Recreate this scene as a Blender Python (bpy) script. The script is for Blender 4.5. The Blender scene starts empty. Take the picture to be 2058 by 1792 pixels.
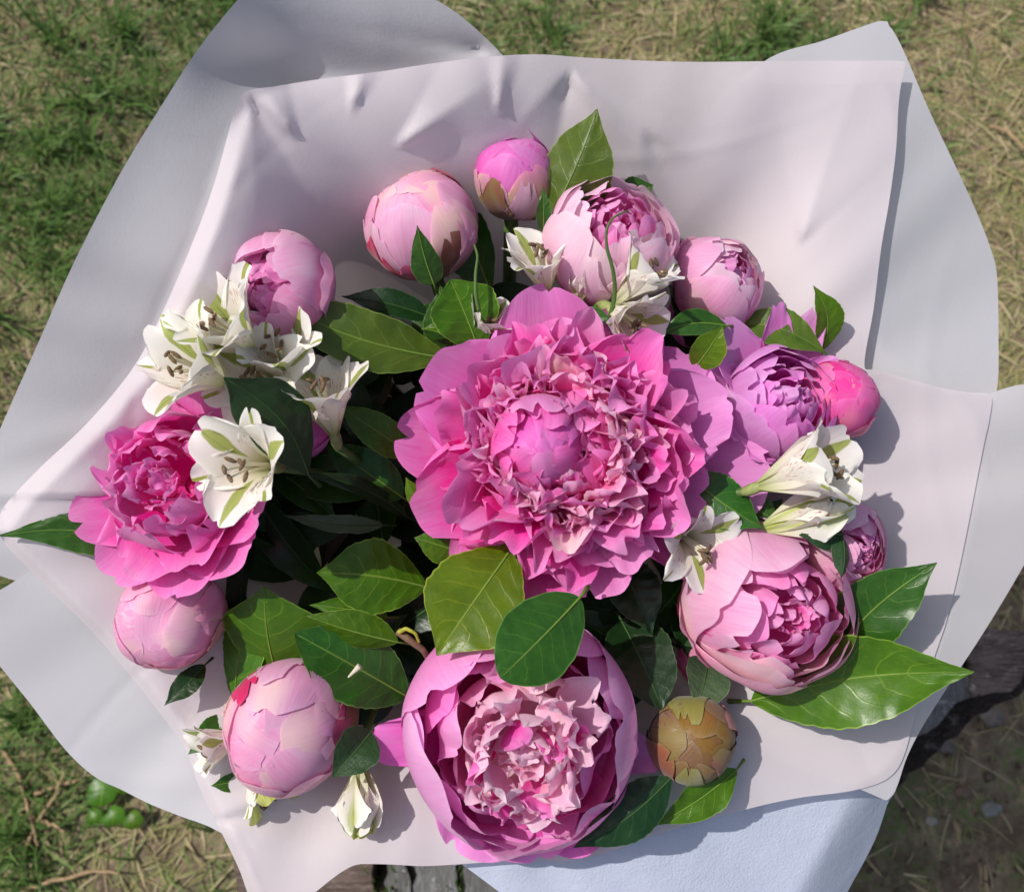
import bpy, math, random
import numpy as np
from mathutils import Vector, Matrix, Euler
from mathutils.geometry import delaunay_2d_cdt

rnd = random.Random(11)
S = bpy.context.scene
COL = S.collection

# ------------------------------------------------------------------ camera, sky, sun, exposure
TILT = math.radians(15)
CAM_POS = Vector((0.0, -0.10, 0.96))
cam_d = bpy.data.cameras.new('camera')
cam = bpy.data.objects.new('camera', cam_d)
COL.objects.link(cam)
cam.rotation_euler = Euler((TILT, 0, 0))
cam.location = CAM_POS
cam_d.sensor_width = 36
cam_d.lens = 36 / 2 / math.tan(math.radians(27.5))
cam_d.clip_start = 0.01
cam_d.clip_end = 500
cam_d.dof.use_dof = True
cam_d.dof.focus_distance = 0.395
cam_d.dof.aperture_fstop = 14
S.camera = cam
ROT = np.array(Euler((TILT, 0, 0)).to_matrix())
POS = np.array(CAM_POS)
F = 2057 / 2 / math.tan(math.radians(27.5))

SUN_CAM = np.array([-0.56, 0.40, 0.80])
SUN_W = ROT @ (SUN_CAM / np.linalg.norm(SUN_CAM))
sun_elev = math.asin(SUN_W[2])
sun_az = math.atan2(SUN_W[0], SUN_W[1])          # clockwise from +Y
w = bpy.data.worlds.new("World"); S.world = w; w.use_nodes = True
nt = w.node_tree
sky = nt.nodes.new('ShaderNodeTexSky'); sky.sky_type = 'NISHITA'; sky.sun_disc = False; sky.dust_density = 3.0; sky.ozone_density = .6
sky.sun_elevation = sun_elev; sky.sun_rotation = sun_az
nt.links.new(sky.outputs[0], nt.nodes['Background'].inputs[0])
nt.nodes['Background'].inputs[1].default_value = 0.125
sd = bpy.data.lights.new('sun', 'SUN'); sd.energy = 4.0; sd.angle = math.radians(0.55); sd.color = (1.0, 0.955, 0.90)
so = bpy.data.objects.new('sun', sd); COL.objects.link(so)
so.rotation_euler = Vector(-SUN_W).to_track_quat('-Z', 'Y').to_euler()
so.location = (0, 0, 3)
S.view_settings.view_transform = 'Standard'; S.view_settings.look = 'None'
S.view_settings.gamma = 1; S.view_settings.use_curve_mapping = False
S.view_settings.exposure = -0.06
S.cycles.max_bounces = 10; S.cycles.diffuse_bounces = 5; S.cycles.transmission_bounces = 6
S.cycles.transparent_max_bounces = 12
S.cycles.caustics_reflective = False; S.cycles.caustics_refractive = False

# ------------------------------------------------------------------ helpers
def cam3(px, py, d):
    """point in the camera's frame of a spot seen at (px,py), d metres away"""
    return np.array([(px - 1028.5) / F * d, -(py - 896) / F * d, -d])
def to_world(P):
    return np.asarray(P) @ ROT.T + POS
def at(px, py, d):
    return to_world(cam3(px, py, d))
def nrm(v):
    v = np.asarray(v, float); return v / (np.linalg.norm(v) + 1e-12)

def link_mesh(name, V, Fq, mats, parent=None, loc=None, uv=None, smooth=True, kind=None, label=None):
    """one mesh object; V in world coordinates"""
    V = np.asarray(V, float)
    o_loc = np.zeros(3)
    if parent is not None:
        o_loc = np.array(parent['_loc'])
    elif loc is not None:
        o_loc = np.asarray(loc, float)
    me = bpy.data.meshes.new(name)
    me.from_pydata((V - o_loc).tolist(), [], Fq if isinstance(Fq, list) else Fq.tolist())
    if smooth:
        me.polygons.foreach_set('use_smooth', [True] * len(me.polygons))
    if uv is not None:
        lay = me.uv_layers.new(name='UVMap')
        li = np.empty(len(me.loops), dtype=np.int32); me.loops.foreach_get('vertex_index', li)
        lay.data.foreach_set('uv', np.asarray(uv, np.float32)[li].ravel())
    me.materials.append(mats)
    me.update()
    o = bpy.data.objects.new(name, me); COL.objects.link(o)
    if parent is not None:
        o.parent = parent
        o['_loc'] = list(map(float, o_loc))
    else:
        o.location = o_loc
        o['_loc'] = list(map(float, o_loc))
    if kind: o['kind'] = kind
    if label: o['label'] = label
    return o

def thing(name, label, cat, loc, group=None):
    o = bpy.data.objects.new(name, None); COL.objects.link(o)
    o.empty_display_size = 0.01
    o.location = loc; o['_loc'] = list(map(float, loc))
    o['label'] = label; o['category'] = cat
    if group: o['group'] = group
    return o
def tag(o, label, cat, group=None):
    o['label'] = label; o['category'] = cat
    if group: o['group'] = group
    return o

def grid_faces(nu, nv, flip=False):
    i = np.arange(nv - 1)[:, None] * nu + np.arange(nu - 1)[None, :]
    q = np.stack([i, i + 1, i + nu + 1, i + nu], -1).reshape(-1, 4)
    return q[:, ::-1] if flip else q

class N1:
    """cheap smooth noise from summed sines, roughly -1..1"""
    def __init__(s, seed, f=1.0, oct=4):
        r = random.Random(seed)
        s.t = [(f * (1.0 + k * 0.83) * r.uniform(.8, 1.2), r.uniform(-1, 1) * f * (1 + k), r.uniform(0, 6.28), 1 / (1 + 0.7 * k)) for k in range(oct)]
        s.n = sum(t[3] for t in s.t) * 0.75
    def __call__(s, x, y=0.0):
        return sum(a * np.sin(fx * x + fy * y + p) for fx, fy, p, a in s.t) / s.n

def tube(P, R, n=8):
    P = np.asarray(P, float); m = len(P)
    R = np.broadcast_to(np.asarray(R, float), (m,))
    T = np.gradient(P, axis=0); T /= np.linalg.norm(T, axis=1)[:, None] + 1e-12
    a = nrm(np.cross(T[0], [0.3, 0.5, 0.81]))
    V = []
    for k in range(m):
        a = nrm(a - T[k] * np.dot(a, T[k])); b = np.cross(T[k], a)
        th = np.arange(n) / n * 2 * np.pi
        V.append(P[k] + R[k] * (np.cos(th)[:, None] * a + np.sin(th)[:, None] * b))
    V = np.concatenate(V)
    Fc = [[k * n + j, k * n + (j + 1) % n, (k + 1) * n + (j + 1) % n, (k + 1) * n + j] for k in range(m - 1) for j in range(n)]
    Fc.append(list(range(n))[::-1]); Fc.append([(m - 1) * n + j for j in range(n)])
    return V, Fc
def bez(a, b, c, n=12):
    t = np.linspace(0, 1, n)[:, None]
    return (1 - t) ** 2 * np.asarray(a) + 2 * t * (1 - t) * np.asarray(b) + t * t * np.asarray(c)

# ------------------------------------------------------------------ materials
def mat(name):
    m = bpy.data.materials.new(name); m.use_nodes = True
    t = m.node_tree; t.nodes.clear()
    return m, t
def nd(t, typ, **k):
    n = t.nodes.new(typ)
    for a, b in k.items():
        if a.startswith('i_'): n.inputs[a[2:]].default_value = b
        else: setattr(n, a, b)
    return n
def mth(t, op, a, b=None, c=None):
    n = t.nodes.new('ShaderNodeMath'); n.operation = op
    for i, v in enumerate((a, b, c)):
        if v is None: continue
        if isinstance(v, (int, float)): n.inputs[i].default_value = v
        else: t.links.new(v, n.inputs[i])
    return n.outputs[0]
def mixc(t, f, a, b, mode='MIX'):
    n = t.nodes.new('ShaderNodeMix'); n.data_type = 'RGBA'; n.blend_type = mode
    if isinstance(f, (int, float)): n.inputs[0].default_value = f
    else: t.links.new(f, n.inputs[0])
    for i, v in ((6, a), (7, b)):
        if isinstance(v, tuple): n.inputs[i].default_value = (*v, 1) if len(v) == 3 else v
        else: t.links.new(v, n.inputs[i])
    return n.outputs[2]
def smooth(t, x, lo, hi):
    n = t.nodes.new('ShaderNodeMapRange'); n.interpolation_type = 'SMOOTHSTEP'
    t.links.new(x, n.inputs[0]); n.inputs[1].default_value = lo; n.inputs[2].default_value = hi
    return n.outputs[0]
def ramp(t, x, stops):
    n = t.nodes.new('ShaderNodeValToRGB'); e = n.color_ramp.elements
    while len(e) < len(stops): e.new(0.5)
    for k, (p, c) in enumerate(stops):
        e[k].position = p; e[k].color = (*c, 1)
    t.links.new(x, n.inputs[0]); return n.outputs[0]
def uvs(t):
    u = t.nodes.new('ShaderNodeUVMap'); s = t.nodes.new('ShaderNodeSeparateXYZ')
    t.links.new(u.outputs[0], s.inputs[0]); return u.outputs[0], s.outputs[0], s.outputs[1]
def noise(t, vec, scale, detail=4, rough=0.5, stretch=None, rndloc=False):
    n = t.nodes.new('ShaderNodeTexNoise'); n.inputs['Scale'].default_value = scale
    n.inputs['Detail'].default_value = detail; n.inputs['Roughness'].default_value = rough
    mp = t.nodes.new('ShaderNodeMapping')
    if stretch: mp.inputs['Scale'].default_value = stretch
    t.links.new(vec, mp.inputs[0])
    if rndloc:
        oi = t.nodes.new('ShaderNodeObjectInfo'); cb = t.nodes.new('ShaderNodeCombineXYZ')
        r = mth(t, 'MULTIPLY', oi.outputs['Random'], 37.0)
        for i in range(3): t.links.new(r, cb.inputs[i])
        t.links.new(cb.outputs[0], mp.inputs['Location'])
    t.links.new(mp.outputs[0], n.inputs[0]); return n.outputs[0]
def finish(t, m, col, tcol, trans, rough, bump=None, bstr=0.2, bdist=0.0005, spec=0.35, transp=0.0, sheen=0.0):
    p = nd(t, 'ShaderNodeBsdfPrincipled'); o = nd(t, 'ShaderNodeOutputMaterial')
    def put(v, s):
        if isinstance(v, tuple): s.default_value = (*v, 1)
        elif isinstance(v, (int, float)): s.default_value = v
        else: t.links.new(v, s)
    put(col, p.inputs['Base Color']); put(rough, p.inputs['Roughness'])
    p.inputs['Specular IOR Level'].default_value = spec
    if sheen: p.inputs['Sheen Weight'].default_value = sheen
    out = p.outputs[0]
    nrmo = None
    if bump is not None:
        b = nd(t, 'ShaderNodeBump'); b.inputs['Strength'].default_value = bstr; b.inputs['Distance'].default_value = bdist
        t.links.new(bump, b.inputs['Height']); t.links.new(b.outputs[0], p.inputs['Normal']); nrmo = b.outputs[0]
    if trans > 0:
        tr = nd(t, 'ShaderNodeBsdfTranslucent'); put(tcol, tr.inputs[0])
        mx = nd(t, 'ShaderNodeMixShader'); mx.inputs[0].default_value = trans
        t.links.new(out, mx.inputs[1]); t.links.new(tr.outputs[0], mx.inputs[2]); out = mx.outputs[0]
    if transp > 0:
        tp = nd(t, 'ShaderNodeBsdfTransparent'); mx = nd(t, 'ShaderNodeMixShader'); mx.inputs[0].default_value = transp
        t.links.new(out, mx.inputs[1]); t.links.new(tp.outputs[0], mx.inputs[2]); out = mx.outputs[0]
    t.links.new(out, o.inputs[0])
    return m

def petal_mat(name, base, mid, tip, blotch=None, blotch_amt=0.0, trans=0.40, cream=None, palef=.45, vein=.28):
    m, t = mat(name)
    uv, u, v = uvs(t)
    c = ramp(t, v, [(0.0, base), (0.50, mid), (0.95, tip), (1.0, tuple(min(.93, x * 1.04 + .03) for x in tip))])
    veins = noise(t, uv, 9.0, 3, .6, (5.0, .55, 1), True)
    f = smooth(t, veins, .35, .75)
    c = mixc(t, mth(t, 'MULTIPLY', f, vein), c, tuple(x * y for x, y in zip(mid, (.96, .66, .86))))
    big = noise(t, uv, 2.2, 3, .55, (1, 1, 1), True)
    pale = tuple(min(.95, x * .4 + .53) for x in tip)
    c = mixc(t, mth(t, 'MULTIPLY', smooth(t, big, .48, .75), palef), c, pale)
    if cream:
        c = mixc(t, mth(t, 'MULTIPLY', smooth(t, noise(t, uv, 1.3, 2, .5, (1, 1, 1), True), .5, .7), .8), c, cream)
    if blotch:
        bn = noise(t, uv, 3.0, 5, .65, (2.2, .8, 1), True)
        thr = mth(t, 'ADD', bn, mth(t, 'MULTIPLY', mth(t, 'SUBTRACT', .62, v), blotch_amt))
        c = mixc(t, smooth(t, thr, .62, .72), c, blotch)
    oi = nd(t, 'ShaderNodeObjectInfo')
    hs = nd(t, 'ShaderNodeHueSaturation')
    t.links.new(mth(t, 'ADD', .474, mth(t, 'MULTIPLY', oi.outputs['Random'], .022)), hs.inputs[0])
    t.links.new(mth(t, 'ADD', .86, mth(t, 'MULTIPLY', oi.outputs['Random'], .28)), hs.inputs[1])
    t.links.new(mth(t, 'ADD', .93, mth(t, 'MULTIPLY', oi.outputs['Random'], .1)), hs.inputs[2])
    t.links.new(c, hs.inputs[4]); c = hs.outputs[0]
    bmp = noise(t, uv, 6.0, 4, .6, (9.0, .7, 1), True)
    return finish(t, m, c, c, trans, smooth(t, big, -.6, 1.6), bmp, .42, .0005, spec=.35, sheen=.2)

M = {}
M['hot'] = petal_mat('hot_pink_petal', (.80, .006, .18), (.84, .045, .35), (.88, .28, .60), palef=.2)
M['hot_guard'] = petal_mat('mauve_pink_petal', (.78, .025, .30), (.82, .10, .46), (.86, .26, .64), palef=.2)
M['hot_pale'] = petal_mat('pale_ruffle_petal', (.86, .06, .27), (.92, .24, .47), (.94, .52, .72), cream=(.95, .68, .64))
M['magenta'] = petal_mat('magenta_petal', (.76, .01, .24), (.82, .05, .40), (.85, .22, .58), palef=.2)
M['pink'] = petal_mat('rose_pink_petal', (.83, .02, .26), (.87, .10, .44), (.90, .33, .65), palef=.25)
M['light'] = petal_mat('light_pink_petal', (.84, .22, .38), (.90, .38, .57), (.91, .50, .69), cream=(.94, .74, .68), blotch=(.74, .10, .28), blotch_amt=.20, vein=.42)
M['light_blotch'] = petal_mat('light_pink_red_streaked_petal', (.86, .34, .38), (.91, .44, .58), (.92, .54, .68), blotch=(.55, .03, .12), blotch_amt=.50, vein=.4, cream=(.93, .76, .60))
M['pale'] = petal_mat('pale_pink_petal', (.88, .38, .54), (.92, .54, .69), (.93, .66, .77), cream=(.94, .76, .76))
M['guard_light'] = petal_mat('light_guard_petal', (.82, .08, .38), (.88, .24, .58), (.90, .42, .72), palef=.35)
M['deep_light'] = petal_mat('inner_pink_petal', (.82, .06, .32), (.86, .20, .50), (.90, .38, .66))
M['mauve'] = petal_mat('mauve_petal', (.68, .05, .38), (.76, .16, .54), (.82, .34, .71))
M['coral'] = petal_mat('coral_bud_petal', (.84, .16, .24), (.86, .10, .32), (.86, .14, .44), cream=(.88, .34, .36), palef=.1)
M['greenpink'] = petal_mat('green_pink_bud_petal', (.22, .30, .04), (.50, .44, .14), (.84, .36, .50), cream=(.84, .66, .42), palef=.1)
M['brownbud'] = petal_mat('green_brown_bud_petal', (.13, .04, .02), (.19, .08, .035), (.20, .13, .03), blotch=(.17, .04, .03), blotch_amt=.1, cream=(.22, .19, .03), trans=.08, palef=.1)
M['sepal_red'] = petal_mat('red_green_sepal', (.20, .19, .04), (.38, .07, .06), (.62, .04, .12), trans=.15, palef=.08)

M['sepal_brown'] = petal_mat('brown_red_sepal', (.13, .12, .025), (.22, .085, .04), (.27, .11, .05), cream=(.20, .20, .03), trans=.1, palef=.08)
M['sepal_green'] = petal_mat('yellow_green_sepal', (.09, .13, .015), (.18, .21, .025), (.24, .25, .04), blotch=(.25, .09, .05), blotch_amt=.1, trans=.12, palef=.15)
M['coral_dull'] = petal_mat('dull_pink_petal', (.40, .14, .12), (.48, .19, .18), (.55, .26, .24), palef=.1, trans=.15)
M['cream_petal'] = petal_mat('beige_pink_petal', (.86, .44, .40), (.90, .60, .54), (.92, .66, .62), blotch=(.60, .06, .14), blotch_amt=.25)
def alstro_mat(name, kind):
    m, t = mat(name)
    uv, u, v = uvs(t)
    au = mth(t, 'ABSOLUTE', mth(t, 'SUBTRACT', u, .5))
    c = ramp(t, v, [(0.0, (.40, .46, .12)), (0.22, (.74, .74, .50)), (0.42, (.88, .84, .74)), (1.0, (.91, .90, .85))])
    f = noise(t, uv, 8.0, 3, .6, (5, .5, 1), True)
    c = mixc(t, mth(t, 'MULTIPLY', smooth(t, f, .5, .8), .18), c, (.86, .74, .72))
    if kind == 'outer':
        edge = mth(t, 'ADD', .05, mth(t, 'MULTIPLY', noise(t, uv, 3, 2, .5, (1, 1, 1), True), .13))
        env = mth(t, 'SINE', mth(t, 'MULTIPLY', mth(t, 'MAXIMUM', mth(t, 'SUBTRACT', v, .30), 0.0), 4.3))
        k = smooth(t, mth(t, 'SUBTRACT', mth(t, 'MULTIPLY', mth(t, 'MAXIMUM', env, 0.0), edge), au), -.006, .02)
        k = mth(t, 'MULTIPLY', k, .92)
        ln = smooth(t, noise(t, uv, 10.0, 1, .5, (6.0, .3, 1), True), .56, .64)
        g = mixc(t, mth(t, 'MULTIPLY', ln, .65), (.36, .44, .07), (.14, .17, .03))
        c = mixc(t, k, c, g)
    elif kind == 'green':
        k = mth(t, 'MULTIPLY', smooth(t, mth(t, 'SUBTRACT', .42, au), .06, .26), .9)
        ln = smooth(t, noise(t, uv, 10.0, 1, .5, (6.0, .3, 1), True), .54, .64)
        g = mixc(t, mth(t, 'MULTIPLY', ln, .6), (.50, .56, .10), (.18, .26, .04))
        c = mixc(t, k, c, g)
    else:
        ds = smooth(t, noise(t, uv, 9.0, 1, .4, (5.5, .9, 1), True), .60, .68)
        win = mth(t, 'MULTIPLY', smooth(t, v, .30, .45), mth(t, 'SUBTRACT', 1.0, smooth(t, v, .68, .85)))
        c = mixc(t, mth(t, 'MULTIPLY', mth(t, 'MULTIPLY', ds, win), .85), c, (.36, .08, .09))
        k = mth(t, 'MULTIPLY', mth(t, 'LESS_THAN', au, .035), smooth(t, v, .75, .85))
        c = mixc(t, k, c, (.36, .42, .08))
    bmp = noise(t, uv, 6.0, 4, .6, (8.0, .6, 1), True)
    return finish(t, m, c, c, .38, .45, bmp, .35, .0004, spec=.3)
M['a_outer'] = alstro_mat('white_petal_green_stripe', 'outer')
M['a_inner'] = alstro_mat('white_petal_brown_streaks', 'inner')
M['a_green'] = alstro_mat('greenish_white_petal', 'green')

def leaf_mat(name, col, vein, rough=.27, nveins=7, trans=.22, tcol=None, veinw=.06, parallel=False):
    m, t = mat(name)
    uv, u, v = uvs(t)
    au = mth(t, 'MULTIPLY', mth(t, 'ABSOLUTE', mth(t, 'SUBTRACT', u, .5)), 2.0)
    n1 = noise(t, uv, 3.0, 4, .6, (1, 2, 1), True)
    c = mixc(t, smooth(t, n1, .3, .75), col, tuple(x * y for x, y in zip(col, (.62, .74, .8))))
    if parallel:
        ln = smooth(t, noise(t, uv, 12.0, 2, .5, (5.0, .15, 1), True), .5, .62)
        c = mixc(t, mth(t, 'MULTIPLY', ln, .35), c, tuple(x * .6 for x in col))
        vl = ln
    else:
        wob = mth(t, 'MULTIPLY', noise(t, uv, 4.0, 2, .5, (1, 1, 1), True), .10)
        ph = mth(t, 'MULTIPLY', mth(t, 'ADD', mth(t, 'SUBTRACT', v, mth(t, 'MULTIPLY', mth(t, 'POWER', au, 1.3), .20)), wob), nveins)
        fr = mth(t, 'ABSOLUTE', mth(t, 'SUBTRACT', mth(t, 'FRACT', ph), .5))
        vl = mth(t, 'SUBTRACT', 1.0, smooth(t, fr, 0.0, veinw))
        vl = mth(t, 'MULTIPLY', vl, mth(t, 'SUBTRACT', 1.0, smooth(t, au, .55, .95)))
        net = noise(t, uv, 16.0, 4, .7, (1.5, 2.5, 1), True)
        c = mixc(t, mth(t, 'MULTIPLY', smooth(t, net, .5, .7), .16), c, vein)
        c = mixc(t, mth(t, 'MULTIPLY', vl, .34), c, vein)
    mid = mth(t, 'SUBTRACT', 1.0, smooth(t, au, .0, .05))
    c = mixc(t, mth(t, 'MULTIPLY', mid, .7), c, vein)
    # pale rim
    rim = smooth(t, au, .955, .99)
    c = mixc(t, mth(t, 'MULTIPLY', rim, .5), c, tuple(min(1, x * 1.6 + .05) for x in vein))
    # dry blemishes
    bl = smooth(t, noise(t, uv, 7.0, 5, .7, (1, 1.6, 1), True), .70, .76)
    c = mixc(t, mth(t, 'MULTIPLY', bl, .4), c, (.16, .12, .04))
    oi = nd(t, 'ShaderNodeObjectInfo'); hs = nd(t, 'ShaderNodeHueSaturation')
    t.links.new(mth(t, 'ADD', .49, mth(t, 'MULTIPLY', oi.outputs['Random'], .02)), hs.inputs[0])
    t.links.new(mth(t, 'ADD', .88, mth(t, 'MULTIPLY', oi.outputs['Random'], .24)), hs.inputs[2])
    t.links.new(c, hs.inputs[4]); c = hs.outputs[0]
    bh = mth(t, 'ADD', mth(t, 'MULTIPLY', vl, -.45), mth(t, 'MULTIPLY', noise(t, uv, 5.0, 5, .6, (1, 2.2, 1), True), 2.2))
    r = mth(t, 'ADD', rough, mth(t, 'MULTIPLY', n1, .15))
    return finish(t, m, c, tcol or tuple(min(1, x * 1.8) for x in col), trans, r, bh, .22 if rough < .3 else .45, .0006, spec=.42)
M['leaf_mid'] = leaf_mat('leaf_mid_green', (.030, .105, .010), (.12, .24, .03))
M['leaf_bright'] = leaf_mat('leaf_bright_green', (.065, .165, .006), (.24, .38, .03), tcol=(.20, .40, .01), trans=.28)
M['leaf_lime'] = leaf_mat('leaf_lime_green', (.11, .21, .005), (.34, .40, .03), tcol=(.28, .44, .01), trans=.32)
M['leaf_olive'] = leaf_mat('leaf_olive_green', (.085, .14, .012), (.18, .25, .04), trans=.28)
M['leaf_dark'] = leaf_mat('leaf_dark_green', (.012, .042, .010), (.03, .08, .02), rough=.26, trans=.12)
M['leaf_strap'] = leaf_mat('leaf_strap_green', (.020, .060, .014), (.04, .09, .02), rough=.45, parallel=True, trans=.15)
M['leaf_grey'] = leaf_mat('leaf_grey_green', (.10, .15, .07), (.14, .20, .10), rough=.5, parallel=True, trans=.15)

def plain(name, col, rough=.5, var=.3, scale=60, trans=0, spec=.3):
    m, t = mat(name)
    tc = nd(t, 'ShaderNodeTexCoord')
    n = noise(t, tc.outputs['Object'], scale, 4, .6)
    c = mixc(t, smooth(t, n, .3, .7), col, tuple(x * (1 - var) for x in col))
    return finish(t, m, c, c, trans, rough, n, .3, .0005, spec=spec)
M['rib'] = plain('midrib_pale_green', (.16, .27, .04), .45)
M['rib_dark'] = plain('midrib_dark_green', (.05, .11, .03), .45)
M['stem'] = plain('stem_green', (.09, .17, .04), .5)
M['stem_dark'] = plain('stem_dark_green', (.035, .07, .02), .5)
M['anther'] = plain('anther_brown', (.20, .13, .07), .8, .5, 900)
M['filament'] = plain('filament_cream', (.80, .76, .60), .5, .1, 300, .3)
M['ovary'] = plain('ovary_green', (.34, .40, .14), .4, .3, 300, .15)
M['twig'] = plain('brown_twig', (.22, .13, .08), .7, .4, 300)
M['yellow'] = plain('yellow_green_scale', (.50, .50, .06), .5, .4, 300, .2)

def paper_mat(name, col, tcol, transp=0.0, grain=1.0, trans=.30):
    m, t = mat(name)
    tc = nd(t, 'ShaderNodeTexCoord')
    n = noise(t, tc.outputs['Object'], 900, 3, .6)
    big = noise(t, tc.outputs['Object'], 7, 3, .5)
    c = mixc(t, smooth(t, big, .35, .65), col, tuple(x * y for x, y in zip(col, (.985, .975, .99))))
    spk = smooth(t, noise(t, tc.outputs['Object'], 260, 2, .5), .74, .78)
    c = mixc(t, mth(t, 'MULTIPLY', spk, .12), c, (.4, .38, .36))
    b = mth(t, 'ADD', n, mth(t, 'MULTIPLY', noise(t, tc.outputs['Object'], 45, 3, .5), 3.0))
    return finish(t, m, c, tcol, trans, .58, b, .16 * grain, .0006, spec=.2, transp=transp)
M['paper_pink'] = paper_mat('pale_pink_paper', (.71, .655, .68), (.70, .62, .64), 0.07)
M['paper_grey'] = paper_mat('lilac_grey_paper', (.62, .615, .655), (.56, .55, .59), 0.02)
M['paper_pale'] = paper_mat('pale_paper', (.66, .64, .665), (.60, .57, .60), 0.04)
M['paper_skytint'] = paper_mat('sky_tinted_white_paper', (.58, .63, .76), (.44, .48, .56), 0.0, 3.5, .15)  # bluish white outer side, with reflected sky blue mixed into the colour

# ------------------------------------------------------------------ ground
GZ = 0.0
def smoothstep(x, a, b):
    x = np.clip((x - a) / (b - a), 0, 1); return x * x * (3 - 2 * x)
g1, g2, g3, g4 = N1(3, 9), N1(4, 31), N1(5, 80), N1(9, 5)
def ground_z(x, y):
    near = 1 - smoothstep(np.hypot(x, y), 1.2, 2.0)
    return GZ + near * (.010 * g1(x, y) * g1(y + 3, x) + .005 * g2(x, y) * g2(y, x - 2) + .0022 * g3(x, y) * g3(y + 1, x))
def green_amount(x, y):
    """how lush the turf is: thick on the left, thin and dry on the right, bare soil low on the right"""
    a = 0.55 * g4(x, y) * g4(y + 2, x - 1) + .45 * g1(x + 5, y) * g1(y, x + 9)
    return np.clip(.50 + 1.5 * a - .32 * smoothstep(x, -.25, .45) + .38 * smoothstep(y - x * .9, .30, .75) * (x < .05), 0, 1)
def soil_amount(x, y):
    return np.clip(smoothstep(-y + .35 * x, -.02, .28) * (.88 + .3 * g1(x, y + 4)), 0, 1)
n = 260
gx = np.linspace(-2, 2, n); X, Y = np.meshgrid(gx, gx)
V = np.stack([X, Y, ground_z(X, Y)], -1).reshape(-1, 3)
rings = []
V2 = list(V.tolist()); Fc = grid_faces(n, n).tolist()
b0 = len(V2)
big = 60
V2 += [[-big, -big, GZ], [big, -big, GZ], [big, big, GZ], [-big, big, GZ]]
edge_b = list(range(0, n)); edge_t = [(n - 1) * n + k for k in range(n)]
edge_l = [k * n for k in range(n)]; edge_r = [k * n + n - 1 for k in range(n)]
Fc += [[b0, b0 + 1] + edge_b[::-1], [b0 + 1, b0 + 2] + edge_r[::-1], [b0 + 2, b0 + 3] + edge_t, [b0 + 3, b0] + edge_l]
m, t = mat('soil_and_thatch')
tc = nd(t, 'ShaderNodeTexCoord'); P = tc.outputs['Object']
nA = noise(t, P, 6, 4, .6); nB = noise(t, P, 40, 6, .7); nC = noise(t, P, 220, 4, .6)
c = mixc(t, smooth(t, nB, .35, .7), (.12, .088, .062), (.30, .225, .155))
c = mixc(t, smooth(t, nC, .55, .72), c, (.21, .155, .105))
thatch = smooth(t, noise(t, P, 90, 5, .75, (1, .35, 1)), .52, .66)
c = mixc(t, mth(t, 'MULTIPLY', thatch, smooth(t, nA, .4, .6)), c, (.38, .30, .17))
moss = mth(t, 'MULTIPLY', smooth(t, noise(t, P, 5, 8, .72), .44, .58), .75)
c = mixc(t, mth(t, 'MULTIPLY', moss, smooth(t, noise(t, P, 150, 3, .6), .38, .6)), c, (.085, .17, .035))
bh = mth(t, 'ADD', nB, mth(t, 'MULTIPLY', nC, .4))
finish(t, m, c, c, 0, .95, bh, .9, .006, spec=.15)
link_mesh('ground', V2, Fc, m, kind='structure')

# grass, straw: uncountable cover
def blades(name, N, lenr, widr, lean, matname, dens, seed, region=(-.85, .85, -.75, .85), clump=0):
    r = np.random.RandomState(seed)
    K = int(N * 2.2)
    x = r.uniform(region[0], region[1], K); y = r.uniform(region[2], region[3], K)
    if clump:
        cx, cy = r.uniform(region[0], region[1], clump), r.uniform(region[2], region[3], clump)
        kk = r.rand(clump) < dens(cx, cy); cx, cy = cx[kk], cy[kk]
        ii = r.randint(0, len(cx), K); rr_ = .004 + .016 * r.rand(len(cx))
        x = cx[ii] + r.normal(0, 1, K) * rr_[ii]; y = cy[ii] + r.normal(0, 1, K) * rr_[ii]; dens = lambda a, b: 1.0
    keep = r.rand(K) < dens(x, y); x = x[keep][:N]; y = y[keep][:N]; n = len(x)
    z = ground_z(x, y)
    L = r.uniform(*lenr, n); W = r.uniform(*widr, n)
    az = r.uniform(0, 2 * np.pi, n); le = r.uniform(*lean, n)
    bend = r.uniform(.05, .55, n)
    ks = 4
    d = np.stack([np.cos(az), np.sin(az)], -1); s = np.stack([-d[:, 1], d[:, 0]], -1)
    pts = []; px, py, pz = x.copy(), y.copy(), z.copy() - .001
    ang = np.pi / 2 - le
    sw = r.uniform(-.5, .5, n)
    for k in range(ks + 1):
        wk = W * (1 - (k / ks) ** 2.2) * .5 + .00008
        for sg in (-1, 1):
            pts.append(np.stack([px + sg * s[:, 0] * wk, py + sg * s[:, 1] * wk, pz + (.0004 if sg > 0 else 0)], -1))
        st = L / ks
        px = px + d[:, 0] * np.cos(ang) * st; py = py + d[:, 1] * np.cos(ang) * st; pz = pz + np.sin(ang) * st
        ang = ang - bend * .55
        a2 = np.arctan2(d[:, 1], d[:, 0]) + sw * .22; d = np.stack([np.cos(a2), np.sin(a2)], -1); s = np.stack([-d[:, 1], d[:, 0]], -1)
        pz = np.maximum(pz, ground_z(px, py) + .0015)
    V = np.stack(pts, 1).reshape(-1, 3)                  # n, 2*(ks+1), 3
    m_ = 2 * (ks + 1)
    b = np.arange(n)[:, None] * m_
    q = np.concatenate([b + np.array([[2 * k, 2 * k + 1, 2 * k + 3, 2 * k + 2]]) for k in range(ks)], 1).reshape(-1, 4)
    vv = np.tile(np.repeat(np.linspace(0, 1, ks + 1), 2), n); uu = np.repeat(r.rand(n), m_)
    return link_mesh(name, V, q, M[matname], uv=np.stack([uu, vv], -1), kind='stuff')
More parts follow.
